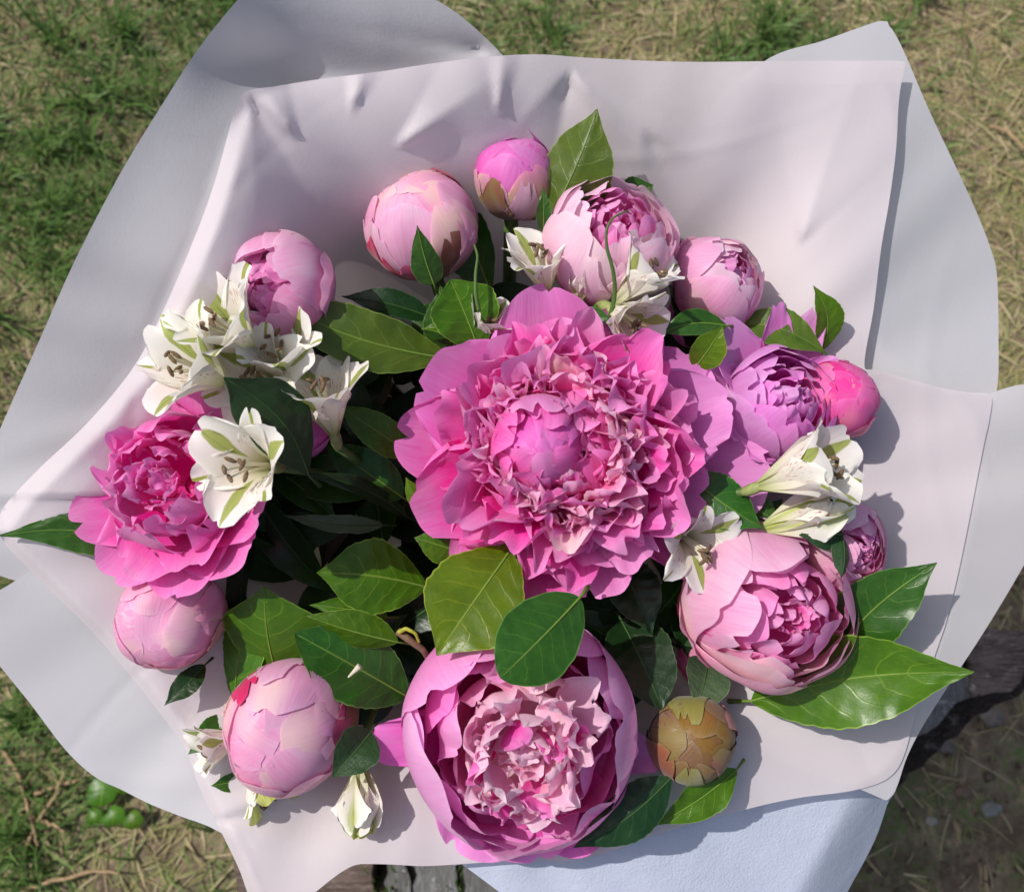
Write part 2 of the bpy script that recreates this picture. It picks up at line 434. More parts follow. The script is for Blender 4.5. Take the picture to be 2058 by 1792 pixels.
def blade_mat(name, cols, trans=.3):
    m, t = mat(name); uv, u, v = uvs(t)
    n = len(cols)
    c = ramp(t, u, [(k / (n - 1), cc) for k, cc in enumerate(cols)])
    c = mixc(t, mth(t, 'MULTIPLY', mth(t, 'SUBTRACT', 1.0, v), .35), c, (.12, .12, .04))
    return finish(t, m, c, c, trans, .5, spec=.3)
M['grass'] = blade_mat('grass_blade', [(.08, .17, .035), (.12, .23, .05), (.055, .13, .03), (.22, .29, .09), (.09, .19, .04)])
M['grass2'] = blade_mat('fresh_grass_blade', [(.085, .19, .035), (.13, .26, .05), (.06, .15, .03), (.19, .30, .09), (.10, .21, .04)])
M['drygrass'] = blade_mat('dry_grass_blade', [(.56, .44, .25), (.34, .34, .13), (.66, .54, .34), (.20, .26, .08), (.46, .35, .19), (.26, .32, .09)])
M['straw'] = blade_mat('straw_blade', [(.56, .43, .26), (.46, .35, .21), (.64, .52, .34), (.38, .28, .17)], .1)
def soil_keep(x, y): return 1 - .97 * soil_amount(x, y)
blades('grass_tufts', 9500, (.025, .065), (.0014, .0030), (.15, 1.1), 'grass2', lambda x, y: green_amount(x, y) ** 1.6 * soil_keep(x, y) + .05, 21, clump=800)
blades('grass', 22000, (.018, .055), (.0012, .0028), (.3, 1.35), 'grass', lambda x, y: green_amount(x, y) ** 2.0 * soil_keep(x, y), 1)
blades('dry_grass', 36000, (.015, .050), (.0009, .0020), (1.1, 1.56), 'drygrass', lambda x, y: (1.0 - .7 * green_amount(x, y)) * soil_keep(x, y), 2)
blades('straw_litter', 3000, (.02, .06), (.0010, .0020), (1.35, 1.57), 'straw', lambda x, y: .3 + .7 * (x > 0) * (y > 0), 3)
# small crumbs of earth over the bare soil
r = np.random.RandomState(8)
N = 5000
x = r.uniform(-.85, .85, N * 3); y = r.uniform(-.75, .6, N * 3); k = r.rand(N * 3) < (.15 + .85 * soil_amount(x, y)); x = x[k][:N]; y = y[k][:N]; N = len(x)
s = r.lognormal(-6.3, .5, N)
octa = np.array([[1, 0, 0], [-.9, .2, 0], [0, 1, .1], [.1, -1, 0], [0, .1, .8], [0, 0, -.8]], float)
V = octa[None] * s[:, None, None] * r.uniform(.6, 1.4, (N, 6, 1)) * np.array([1, 1, .7])
a = r.uniform(0, 6.28, N); ca, sa = np.cos(a), np.sin(a)
Vx = V[..., 0] * ca[:, None] - V[..., 1] * sa[:, None] + x[:, None]; Vy = V[..., 0] * sa[:, None] + V[..., 1] * ca[:, None] + y[:, None]
Vz = V[..., 2] + (ground_z(x, y) + s * .3)[:, None]
tri = np.array([[0, 2, 4], [2, 1, 4], [1, 3, 4], [3, 0, 4], [2, 0, 5], [1, 2, 5], [3, 1, 5], [0, 3, 5]])
M['crumb'] = plain('earth_crumb', (.15, .11, .08), .95, .6, 90)
link_mesh('soil_crumbs', np.stack([Vx, Vy, Vz], -1).reshape(-1, 3), (np.arange(N)[:, None, None] * 6 + tri[None]).reshape(-1, 3), M['crumb'], kind='stuff')

def ground_pt(px, py, dz=0.0):
    d = nrm(at(px, py, 1.0) - POS); k = (GZ + dz - POS[2]) / d[2]
    return POS + d * k
# pebbles and clods one can pick out, lower right
pebs = [((1895, 1495), .011, (.20, .17, .15), 'pale grey clod on dark soil beside the bench edge'),
        ((1985, 1625), .010, (.26, .26, .24), 'light grey pebble in the dark soil at lower right'),
        ((1868, 1648), .006, (.40, .36, .30), 'small cream pebble on dark soil near the paper corner'),
        ((1935, 1590), .008, (.22, .15, .11), 'reddish brown clod on dark soil at lower right'),
        ((1990, 1440), .012, (.23, .19, .16), 'flat grey brown clod below the dark bench board')]
for (p, s, col, lab) in pebs:
    c0 = ground_pt(*p); nn = N1(int(p[0]), 3)
    th, ph = np.meshgrid(np.linspace(0, np.pi, 9), np.linspace(0, 2 * np.pi, 13)[:-1], indexing='ij')
    D = np.stack([np.sin(th) * np.cos(ph), np.sin(th) * np.sin(ph) * .7, np.cos(th) * .45], -1)
    rr = s * (1 + .22 * nn(D[..., 0] * 2 + D[..., 2], D[..., 1] * 2))[..., None]
    V = (D * rr).reshape(-1, 3) + c0 + np.array([0, 0, s * .35])
    Fp = [[i * 12 + j, (i + 1) * 12 + j, (i + 1) * 12 + (j + 1) % 12, i * 12 + (j + 1) % 12] for i in range(8) for j in range(12)]
    o = link_mesh('pebble', V, Fp, plain('pebble_%d' % p[0], col, .9, .4, 120), loc=c0)
    tag(o, lab, 'pebble', 'pebbles and clods on the soil')
# long straws on the soil, lower left
straws = [[(0, 1490), (40, 1560), (60, 1640), (75, 1700), 'long bent dry straw on bare soil at the left edge'],
          [(35, 1735), (75, 1650), (110, 1600), (130, 1550), 'thick tan straw slanting up to the right on bare soil'],
          [(70, 1595), (110, 1580), (155, 1568), (160, 1566), 'short pale straw crossing the slanting straw'],
          [(60, 1640), (90, 1650), (115, 1660), (130, 1672), 'bundle of dry straw fibres at the bend of the long straw'],
          [(40, 1790), (120, 1765), (200, 1750), (240, 1752), 'thin pale straw lying flat near the bottom left corner'],
          [(1990, 255), (2020, 262), (2045, 285), (2057, 300), 'curved tan straw on the dry turf at the right edge']]
M['straw1'] = plain('dry_straw', (.40, .27, .15), .7, .4, 200)
for s in straws:
    pts = np.array([ground_pt(*q, dz=.008 + .004 * i) for i, q in enumerate(s[:4])])
    tt = np.linspace(0, 3, 16)
    Pq = np.stack([np.interp(tt, range(4), pts[:, k]) for k in range(3)], -1)
    Pq += np.random.RandomState(s[0][0] + 5).normal(0, .0006, Pq.shape)
    V, Fq = tube(Pq, np.linspace(.0022, .0011, 16), 6)
    o = link_mesh('straw', V, Fq, M['straw1'], loc=pts[0]); tag(o, s[4], 'straw', 'long straws on the ground')

# ------------------------------------------------------------------ weathered wooden bench under the bouquet
def wood_mat(name, c1, c2, c3, sc=(1, 1, 1)):
    m, t = mat(name); tc = nd(t, 'ShaderNodeTexCoord'); P = tc.outputs['Object']
    g = noise(t, P, 30, 6, .7, sc); g2_ = noise(t, P, 9, 4, .6); g3_ = noise(t, P, 160, 5, .7, sc)
    c = mixc(t, smooth(t, g, .35, .65), c1, c2)
    c = mixc(t, mth(t, 'MULTIPLY', smooth(t, g3_, .5, .66), .8), c, c3)
    c = mixc(t, mth(t, 'MULTIPLY', smooth(t, g2_, .52, .7), .5), c, c1)
    lich = smooth(t, noise(t, P, 55, 6, .75), .57, .66)
    c = mixc(t, mth(t, 'MULTIPLY', lich, .55), c, tuple(min(1, x * 1.7 + .05) for x in c3))
    return finish(t, m, c, c, 0, .85, mth(t, 'ADD', g, g3_), .8, .003, spec=.2)
M['wood_grey'] = wood_mat('weathered_grey_wood', (.10, .095, .09), (.20, .19, .185), (.30, .30, .31), (6, .7, 3))
M['wood_brown'] = wood_mat('weathered_brown_wood', (.09, .06, .05), (.20, .15, .125), (.34, .28, .24), (.8, 5, 3))
M['wood_dark'] = wood_mat('dark_brown_wood', (.02, .014, .012), (.05, .036, .03), (.09, .07, .06), (2, 2, 3))  # near black brown wood of the apron board and legs
DB = 0.78
bench = thing('wooden_bench', 'old weathered bench of grey and brown boards under the wrapped bouquet', 'bench', ground_pt(1300, 1200))
def board(name, poly, top, thick, mt, jitter=.0015, seed=0, label=None):
    """board with a traced outline, real thickness and softened worn edges"""
    rr = random.Random(seed); pts = []
    for i in range(len(poly)):
        a, b = np.array(poly[i], float), np.array(poly[(i + 1) % len(poly)], float)
        k = max(2, int(np.hypot(*(b - a)) / 22))
        for j in range(k): pts.append(a + (b - a) * j / k)
    W = np.array([to_world_plane(p, top) for p in pts])
    W[:, :2] += np.array([[rr.gauss(0, jitter), rr.gauss(0, jitter)] for _ in pts])
    c = W.mean(0); n = len(W)
    rings = []
    for s, dz in ((.985, .0), (1.0, -.004), (1.0, -thick + .004), (.985, -thick)):
        Q = c + (W - c) * s; Q[:, 2] = top + dz; rings.append(Q)
    # interior of the top surface
    V = np.concatenate(rings); Fq = []
    for k in range(3):
        for j in range(n): Fq.append([k * n + j, (k + 1) * n + j, (k + 1) * n + (j + 1) % n, k * n + (j + 1) % n])
    Fq.append(list(range(n))); Fq.append([3 * n + j for j in range(n)][::-1])
    return link_mesh(name, V, Fq, mt, parent=bench, smooth=False, label=label)
def to_world_plane(p, z):
    d = at(p[0], p[1], 1.0) - POS; k = (z - POS[2]) / d[2]; return POS + d * k
BZ = .17
vert = [(470, 605, 1.0), (625, 752, 0), (764, 812, 0), (822, 905, 0), (918, 1005, 0), (1015, 1120, 0), (1130, 1240, 0), (1250, 1360, 0), (1370, 1480, 0), (1490, 1600, 0)]
for i, (x0, x1, _) in enumerate(vert):
    sl = 26 if i > 1 else 4
    board('plank', [(x0 - sl, 1130), (x1 - sl, 1130), (x1 + sl * .9, 1960), (x0 + sl * .9, 1960)], BZ - .002 * (i % 3), .028, M['wood_brown' if i < 2 else 'wood_grey'], seed=i)
board('edge_board', [(1700, 1600), (1745, 1580), (1797, 1540), (1830, 1508), (1862, 1473), (1905, 1436), (1953, 1402), (1948, 1368), (1930, 1310), (1800, 1300), (1600, 1400), (1560, 1560), (1600, 1640)], BZ + .014, .026, M['wood_grey'], seed=31)
board('edge_board', [(1958, 1402), (1978, 1398), (2028, 1386), (2060, 1345), (2130, 1290), (2180, 1240), (2100, 1252), (2057, 1262), (1990, 1264), (1930, 1266), (1850, 1290), (1936, 1305), (1952, 1366)], BZ + .018, .03, M['wood_brown'], seed=32)
board('apron_board', [(1650, 1720), (1745, 1660), (1800, 1588), (1880, 1508), (1960, 1440), (2040, 1400), (2120, 1320), (2200, 1240), (2160, 1230), (2050, 1300), (1950, 1340), (1830, 1420), (1700, 1540), (1600, 1660)], BZ - .014, .05, M['wood_dark'], seed=33)
for (x, y) in ((700, 1250), (1500, 1250), (1500, 1750), (700, 1750)):
    a = to_world_plane((x, y), BZ - .05)
    V, Fq = tube([[a[0], a[1], BZ - .032], [a[0], a[1], .08], [a[0], a[1], -.01]], [.028, .027, .03], 10)
    link_mesh('leg', V, Fq, M['wood_dark'], parent=bench)
# grass coming up between the planks
for (gx_, gy_) in ((757, 1775), (800, 1770), (806, 1790), (912, 1762), (918, 1785), (1000, 1778)):
    g0 = to_world_plane((gx_, gy_), BZ - .02)
    c0 = thing('grass_tuft', {757: 'green grass tuft in the gap beside the brown plank', 800: 'green grass tuft leftmost in the mossy plank gap', 806: 'grass tuft at the lower end of the mossy plank gap', 912: 'bright grass tuft between the two grey planks', 918: 'grass tuft low between the two grey planks', 1000: 'grass tuft against the sky tinted paper on the bench'}[gx_], 'grass tuft', g0, 'grass tufts between the planks')
    for k in range(7):
        e = g0 + np.array([rnd.uniform(-.009, .009), rnd.uniform(-.012, .02), rnd.uniform(.02, .034)])
        Pq = bez(g0 + np.array([rnd.uniform(-.004, .004), rnd.uniform(-.006, .006), -.01]), (g0 + e) / 2 + np.array([0, 0, .012]), e, 6)
        sd_ = np.array([.0016, .0004, 0]); ww = np.linspace(1, .1, 6)[:, None]
        V = np.stack([Pq - sd_ * ww, Pq + sd_ * ww], 1).reshape(-1, 3)
        link_mesh('blade', V, grid_faces(2, 6), M['grass'], parent=c0, uv=np.stack([np.full(12, .2), np.linspace(0, 1, 12)], -1))

# clover like weed by the left paper flap
weed = thing('weed', 'small broad leaved green weed on the soil below the left paper flap', 'weed', ground_pt(235, 1600))
for (x, y, s) in ((205, 1590, 27), (228, 1638, 20), (250, 1575, 18), (268, 1645, 18), (190, 1640, 16), (300, 1590, 15)):
    c0 = ground_pt(x, y, .02); ph = np.linspace(0, 2 * np.pi, 17)[:-1]; nn = N1(x, 1.6)
    rr = s / F * .98 * (1 + .15 * nn(ph))
    V = [c0] + [c0 + np.array([math.cos(p) * q, math.sin(p) * q, .004 * math.sin(2 * p)]) for p, q in zip(ph, rr)]
    link_mesh('leaf', V, [[0, 1 + j, 1 + (j + 1) % 16] for j in range(16)], M['leaf_bright'], parent=weed, uv=[[.5, .5]] + [[.5 + .4 * math.cos(p), .5 + .4 * math.sin(p)] for p in ph])

# ------------------------------------------------------------------ wrapping paper
A_RIM = [(505, 181), (560, 173), (640, 160), (760, 145), (870, 128), (980, 115), (1080, 110), (1200, 118), (1380, 125), (1600, 123), (1700, 123), (1808, 123), (1818, 127), (1816, 140), (1806, 200), (1800, 300), (1787, 400), (1770, 500), (1755, 620), (1737, 738),
         (1775, 747), (1830, 763), (1890, 779), (1950, 789), (1990, 794), (1988, 840), (1975, 900), (1946, 1049), (1925, 1150), (1902, 1244), (1880, 1310), (1850, 1400), (1835, 1450), (1820, 1505), (1808, 1535), (1790, 1558), (1760, 1575), (1700, 1590), (1600, 1603), (1500, 1625), (1330, 1672), (1240, 1705), (1160, 1727), (1080, 1728), (1000, 1730), (927, 1735), (850, 1739), (790, 1736),
         (745, 1735), (714, 1737), (680, 1755), (632, 1793), (590, 1830), (540, 1850), (505, 1810), (478, 1740), (430, 1642), (402, 1585), (386, 1540), (370, 1500), (300, 1405), (200, 1285), (100, 1185), (40, 1125), (8, 1090), (-4, 1060), (2, 1030), (18, 1005), (80, 940), (180, 845), (270, 735), (330, 620), (390, 480), (430, 370), (465, 245), (478, 207), (488, 190)]
CX, CY = 1010, 1000
ap = np.array(A_RIM, float) - [CX, CY]
ang = np.arctan2(ap[:, 1], ap[:, 0]); rad = np.hypot(ap[:, 0], ap[:, 1])
o_ = np.argsort(ang); TA = np.linspace(-np.pi, np.pi, 361)
TR = np.interp(TA, ang[o_], rad[o_], period=2 * np.pi)
ker = np.exp(-np.linspace(-2, 2, 25) ** 2); ker /= ker.sum()
TR = np.convolve(np.concatenate([TR[-13:-1], TR, TR[1:13]]), ker, 'same')[12:-12]
und1, und2, und3 = N1(71, 3), N1(72, 5), N1(73, 2)
def crease(px, py, ax, ay, dirdeg, half, length, amp):
    amp = amp * .45
    """tent shaped dent spreading from (ax,ay)"""
    dx, dy = px - ax, -(py - ay); rho = np.hypot(dx, dy) + 1e-6
    ps = (np.degrees(np.arctan2(dy, dx)) - dirdeg + 180) % 360 - 180
    return amp * np.clip(1 - np.abs(ps) / half, 0, 1) * np.clip(rho / 40, 0, 1) * np.exp(-(rho / length) ** 2)
def bowl(px, py, lip=True):
    dx, dy = px - CX, py - CY
    a = np.arctan2(dy, dx); rho = np.hypot(dx, dy); R = np.interp(a, TA, TR); tt = rho / R
    UL = np.clip(np.cos(a - math.radians(-128)), 0, 1) ** 2.2; RT = np.clip(np.cos(a - .15), 0, 1)
    rim = .405 + .012 * np.clip(-np.sin(a), 0, 1) + .014 * np.clip(np.cos(a), 0, 1) - .045 * UL
    tc_ = np.clip(tt, 0, 1)
    d = .68 + (rim - .68) * (1 - (1 - tc_) ** (2.25 - .45 * UL + .9 * RT))
    d = d + np.clip(tt - 1, 0, 1) * (.05 - .13 * UL)
    d = d + folds(px, py)
    u = (und1(a * 1.0, tt * .8) * .0035 + und2(a * 2.0, tt) * .0014) * smoothstep(tt, .45, .9)
    return d + u, tt, a
FR = random.Random(5)
FOLDS = [(FR.uniform(150, 1900), FR.uniform(120, 1700), FR.uniform(0, 3.14), FR.uniform(120, 420), FR.uniform(14, 40), FR.uniform(-.0007, .0007)) for _ in range(46)]
def folds(px, py):
    d = 0
    for (x, y, a, L, w_, am) in FOLDS:
        u = (px - x) * math.cos(a) + (py - y) * math.sin(a); v = -(px - x) * math.sin(a) + (py - y) * math.cos(a) + .0006 * u * u
        d = d + am * np.clip(1 - np.abs(v) / w_, 0, 1) * np.exp(-(u / L) ** 2)
    return d
def inner_depth(px, py):
    d, tt, a = bowl(px, py)
    deg = np.degrees(a)
    # folded lip down the left side and lower left: the sheet turns over and faces outwards
    wl = np.exp(-((px - 250) / 330) ** 2) * smoothstep(-np.abs(deg + 170), -45, -8) 
    seg = SEGDIST(px, py)
    lipA = np.clip(1 - seg / 34, 0, 1) ** 1.0 * LIPW(px, py)
    d = d + lipA * .005 - np.exp(-((seg - 34) / 16) ** 2) * .0005 * LIPW(px, py)
    d = d + crease(px, py, 1145, 140, -100, 34, 260, .009) - crease(px, py, 1145, 140, -50, 22, 300, .006)
    d = d + crease(px, py, 1290, 255, -60, 30, 170, .005) + crease(px, py, 1000, 240, 85, 16, 150, -.007)
    d = d + crease(px, py, 703, 235, 75, 22, 110, -.007) + crease(px, py, 600, 285, 125, 26, 190, -.008) + crease(px, py, 790, 300, 35, 26, 260, -.009)
    d = d + crease(px, py, 500, 190, -60, 26, 420, .008) + crease(px, py, 1600, 500, 70, 28, 420, -.006)
    d = d + crease(px, py, 930, 1730, 35, 12, 260, -.006) + crease(px, py, 1160, 1727, 40, 30, 200, .004) + crease(px, py, 420, 1650, 5, 20, 320, .006)
    d = d + crease(px, py, 1740, 740, -50, 40, 330, .004)
    return d
LSEG = np.array([(488, 190), (465, 245), (430, 370), (390, 480), (330, 620), (270, 735), (180, 845), (80, 940), (18, 1005), (2, 1030)], float)
LSEG2 = np.array([(8, 1090), (40, 1125), (100, 1185), (200, 1285), (300, 1405), (370, 1500), (386, 1540), (402, 1585), (430, 1642), (478, 1740), (505, 1810)], float)
def pdist(px, py, poly):
    best = np.full(np.shape(px), 1e9)
    for a, b in zip(poly[:-1], poly[1:]):
        ab = b - a; t_ = np.clip(((px - a[0]) * ab[0] + (py - a[1]) * ab[1]) / (ab @ ab), 0, 1)
        best = np.minimum(best, np.hypot(px - a[0] - t_ * ab[0], py - a[1] - t_ * ab[1]))
    return best
def SEGDIST(px, py):
    return np.minimum(pdist(px, py, LSEG), pdist(px, py, LSEG2) * 1.75)
def LIPW(px, py):
    return smoothstep(py, 150, 420)
def sheet(name, poly, depthf, mt, label, step=15, group='sheets of wrapping paper round the bouquet'):
    step = 9.5 if mt is M['paper_pink'] else 12
    # round the outline with a closed Catmull-Rom
    P = np.array(poly, float); n = len(P); out = []
    for i in range(n):
        p0, p1, p2, p3 = P[i - 1], P[i], P[(i + 1) % n], P[(i + 2) % n]
        k = max(2, int(np.hypot(*(p2 - p1)) / 9))
        for j in range(k):
            s = j / k
            out.append(.5 * (2 * p1 + (p2 - p0) * s + (2 * p0 - 5 * p1 + 4 * p2 - p3) * s * s + (3 * p1 - p0 - 3 * p2 + p3) * s ** 3) if np.hypot(*(p2 - p1)) > 4 else p1 + (p2 - p1) * s)
    B = np.array(out)
    x0, y0 = B.min(0); x1, y1 = B.max(0)
    gx, gy = np.meshgrid(np.arange(x0, x1, step), np.arange(y0, y1, step))
    gx = gx + (np.arange(gx.shape[0])[:, None] % 2) * step * .5
    q = np.stack([gx.ravel(), gy.ravel()], -1)
    # keep points inside and away from the edge
    nb = len(B); xj, yj = np.roll(B[:, 0], 1), np.roll(B[:, 1], 1)
    c = (B[:, 1] > q[:, 1:2]) != (yj > q[:, 1:2])
    with np.errstate(divide='ignore', invalid='ignore'):
        xi = (xj - B[:, 0]) * (q[:, 1:2] - B[:, 1]) / (yj - B[:, 1]) + B[:, 0]
    ins = (np.sum(c & (q[:, 0:1] < xi), 1) % 2) == 1
    q = q[ins]
    dmin = np.full(len(q), 1e9)
    for k in range(0, nb, 2): dmin = np.minimum(dmin, np.hypot(q[:, 0] - B[k, 0], q[:, 1] - B[k, 1]))
    q = q[dmin > step * .6]
    A_ = np.concatenate([B, q])
    r = delaunay_2d_cdt([Vector(p) for p in A_.tolist()], [], [list(range(nb))], 1, 1e-5)
    v = np.array([list(p) for p in r[0]]); f = [list(x) for x in r[2]]
    d = depthf(v[:, 0], v[:, 1])
    W = to_world(np.stack([(v[:, 0] - 1028.5) / F * d, -(v[:, 1] - 896) / F * d, -d], -1))
    loc = at(CX, CY, .68)
    o = link_mesh(name, W, f, mt, loc=loc)
    return tag(o, label, 'wrapping paper', group)
def outer(off, seed, amp=.005, curl=.0, scale=300.):
    nn = N1(seed, 1.0)
    def f(px, py):
        d, tt, a = bowl(px, py)
        return d + off * smoothstep(tt, .1, .7) + amp * nn(px / scale, py / scale) * smoothstep(tt, .5, 1.) + curl * np.clip(tt - .95, 0, 1)
    return f
sheet('wrapping_paper', A_RIM, inner_depth, M['paper_pink'], 'pale pink inner sheet of wrapping paper directly around the flowers')
def back_left(px, py):
    d = outer(.022, 5, .004)(px, py)
    d = d + crease(px, py, 1000, 110, 170, 40, 700, .012)
    return d + .020 * np.exp(-(((py - 180) - .25 * (px - 700)) / 90) ** 2) * smoothstep(px, 350, 600)
sheet('wrapping_paper', [(480, -2), (400, 97), (325, 212), (240, 352), (150, 525), (80, 682), (0, 862), (-50, 980), (-90, 1100), (-20, 1150), (150, 1180), (500, 1150), (760, 1000), (1000, 800), (1250, 500), (1250, 300), (1080, 180), (1020, 122), (985, 86), (940, 45), (900, 15), (860, -6), (800, -25), (640, -32), (540, -28), (505, -18)],
      back_left, M['paper_grey'], 'grey lilac outer sheet with a rounded corner behind the flowers at upper left')
sheet('wrapping_paper', [(1535, 124), (1655, 82), (1768, 43), (1786, 53), (1802, 76), (1825, 125), (1870, 230), (1950, 400), (1990, 500), (2003, 560), (2006, 700), (2003, 780), (1985, 860), (1900, 1000), (1600, 1100), (1300, 900), (1300, 500), (1400, 250)],
      outer(.010, 6, .002), M['paper_grey'], 'grey white outer sheet with a pointed corner at upper right')
sheet('wrapping_paper', [(1740, 742), (1775, 750), (1830, 766), (1890, 782), (1950, 791), (1985, 791), (2020, 780), (2060, 772), (2120, 775), (2170, 860), (2140, 990), (2060, 1130), (2010, 1215), (1960, 1295), (1900, 1385), (1850, 1465), (1822, 1520), (1790, 1600), (1740, 1590), (1500, 1480), (1300, 1200), (1500, 900), (1650, 760)],
      lambda x, y: inner_depth(x, y) + .0014, M['paper_pale'], 'light grey flap of paper reaching to the right edge above the bench')
def bluef(px, py):
    d = outer(.016, 8, .003)(px, py)
    return d + .03 * smoothstep(px + (py - 1600) * .55, 1700, 1860) 
sheet('wrapping_paper', [(905, 1722), (927, 1735), (1004, 1792), (1090, 1860), (1200, 1900), (1650, 1900), (1702, 1792), (1737, 1728), (1762, 1676), (1782, 1616), (1796, 1570), (1700, 1500), (1300, 1400), (900, 1500)],
      bluef, M['paper_skytint'], 'textured bluish white sheet of paper, sky tint in its colour, at the bottom below the pink sheet')
sheet('wrapping_paper', [(-45, 1212), (0, 1185), (40, 1161), (200, 1060), (500, 1100), (800, 1300), (800, 1600), (600, 1720), (500, 1700), (420, 1660), (365, 1640), (300, 1614), (240, 1584), (200, 1566), (160, 1535), (120, 1492), (60, 1412), (0, 1338), (-45, 1280)],
      outer(.014, 9, .003), M['paper_grey'], 'grey lilac flap of paper at lower left over the grass')

APEX = at(CX, CY, .67)
# twine around the neck of the wrap
V, Fq = tube([APEX + np.array([math.cos(a) * .034, math.sin(a) * .034, .012 + .002 * math.sin(a * 3)]) for a in np.linspace(0, 2 * np.pi, 40)], .0022, 8)
tag(link_mesh('ribbon', V, Fq, M['paper_pink'], loc=APEX), 'thin pink ribbon tied round the neck of the bouquet', 'ribbon')

# ------------------------------------------------------------------ petals
def petal(L, W, curv, cross, seed, a0=0.0, tipcurl=0.0, ruffle=.0, notch=.0, nu=17, nv=14, pw=(.55, .62), rufn=3.4, side=0.0, tw=0.0, basew=.12, tipr=.42, taper=.22):
    """local petal: base at origin, grows along +Y, its inner face looks to +Z. curv: bend per metre toward +Z"""
    n1, n2, n3 = N1(seed, 2.2, 3), N1(seed + 1, rufn, 3), N1(seed + 2, 7, 4)
    u = np.linspace(-1, 1, nu)[None, :]; v = np.linspace(0, 1, nv)[:, None]
    # outline: tip rounding and notches shorten the petal away from the middle
    cut = np.clip(n3(u * .75) - .4, 0, 1) * 2.4 + .22 * (n1(u * 1.6, 3.) + 1)
    tip = 1 - tipr * (1 - np.sqrt(np.clip(1 - .985 * np.abs(u) ** 2.3, 0, 1))) - notch * cut
    vv = v * (1 + (tip - 1) * v ** 2)
    s = vv * L
    ang = a0 + curv * s + tipcurl * np.clip((vv - .72) / .28, 0, 1) ** 2
    vf = np.linspace(0, 1.05, 60); af = a0 + curv * vf * L + tipcurl * np.clip((vf - .72) / .28, 0, 1) ** 2
    cy = np.concatenate([[0], np.cumsum(np.cos((af[1:] + af[:-1]) / 2) * np.diff(vf) * L)])
    cz = np.concatenate([[0], np.cumsum(np.sin((af[1:] + af[:-1]) / 2) * np.diff(vf) * L)])
    py = np.interp(vv, vf, cy); pz = np.interp(vv, vf, cz)
    a, b = pw
    wp = np.clip(v / b, 0, 1) ** a * (1.0 - taper * np.clip((v - b) / (1 - b + 1e-6), 0, 1) ** 2)
    wp = basew + (1 - basew) * wp
    ww = W * wp * (1 + .06 * n1(v * 2.5, 1.0))
    x = u * ww
    if abs(cross) > 1e-6:
        rho = 1 / cross
        xo = rho * np.sin(x / rho); zo = rho * (1 - np.cos(x / rho))
    else:
        xo = x; zo = 0 * x
    e = np.clip(v, 0, 1) ** 2 * (.35 + .65 * np.maximum(np.abs(u) ** 2, v ** 5))
    zo = zo + ruffle * e * n2(u * 1.0 + seed % 7, v * .7) 
    xo = xo + ruffle * .5 * e * n1(v * 3, u * 2)
    xo = xo + side * L * vv ** 2
    ny, nz = -np.sin(ang), np.cos(ang)
    Vx = xo; Vy = py + ny * zo; Vz = pz + nz * zo
    if tw:
        th = tw * vv; Vx, Vz = Vx * np.cos(th) - Vz * np.sin(th), Vx * np.sin(th) + Vz * np.cos(th)
    P = np.stack(np.broadcast_arrays(Vx, Vy, Vz), -1).reshape(-1, 3)
    UV = np.stack(np.broadcast_arrays((u + 1) / 2, v + 0 * u), -1).reshape(-1, 2)
    return P, UV, nu, nv
def put(pt, base, g, inner, par, m, name='petal', label=None):
    P, UV, nu, nv = pt
    g = nrm(g); i = nrm(np.asarray(inner) - g * np.dot(inner, g)); x = np.cross(g, i)
    Wc = base + P[:, :1] * x + P[:, 1:2] * g + P[:, 2:3] * i
    if DEF[0] is not None:
        C, ax, R_, nn, amp, el = DEF[0]
        D = Wc - C; q = D / R_
        k = 1 + amp * nn(q[:, 0] * 1.2 + q[:, 2], q[:, 1] * 1.2 - q[:, 2] * .6)
        h_ = D @ ax
        Wc = C + D * k[:, None] + (h_ * (el - 1))[:, None] * ax
    return link_mesh(name, to_world(Wc), grid_faces(nu, nv), M[m], parent=par, uv=UV, label=label)
DEF = [None]

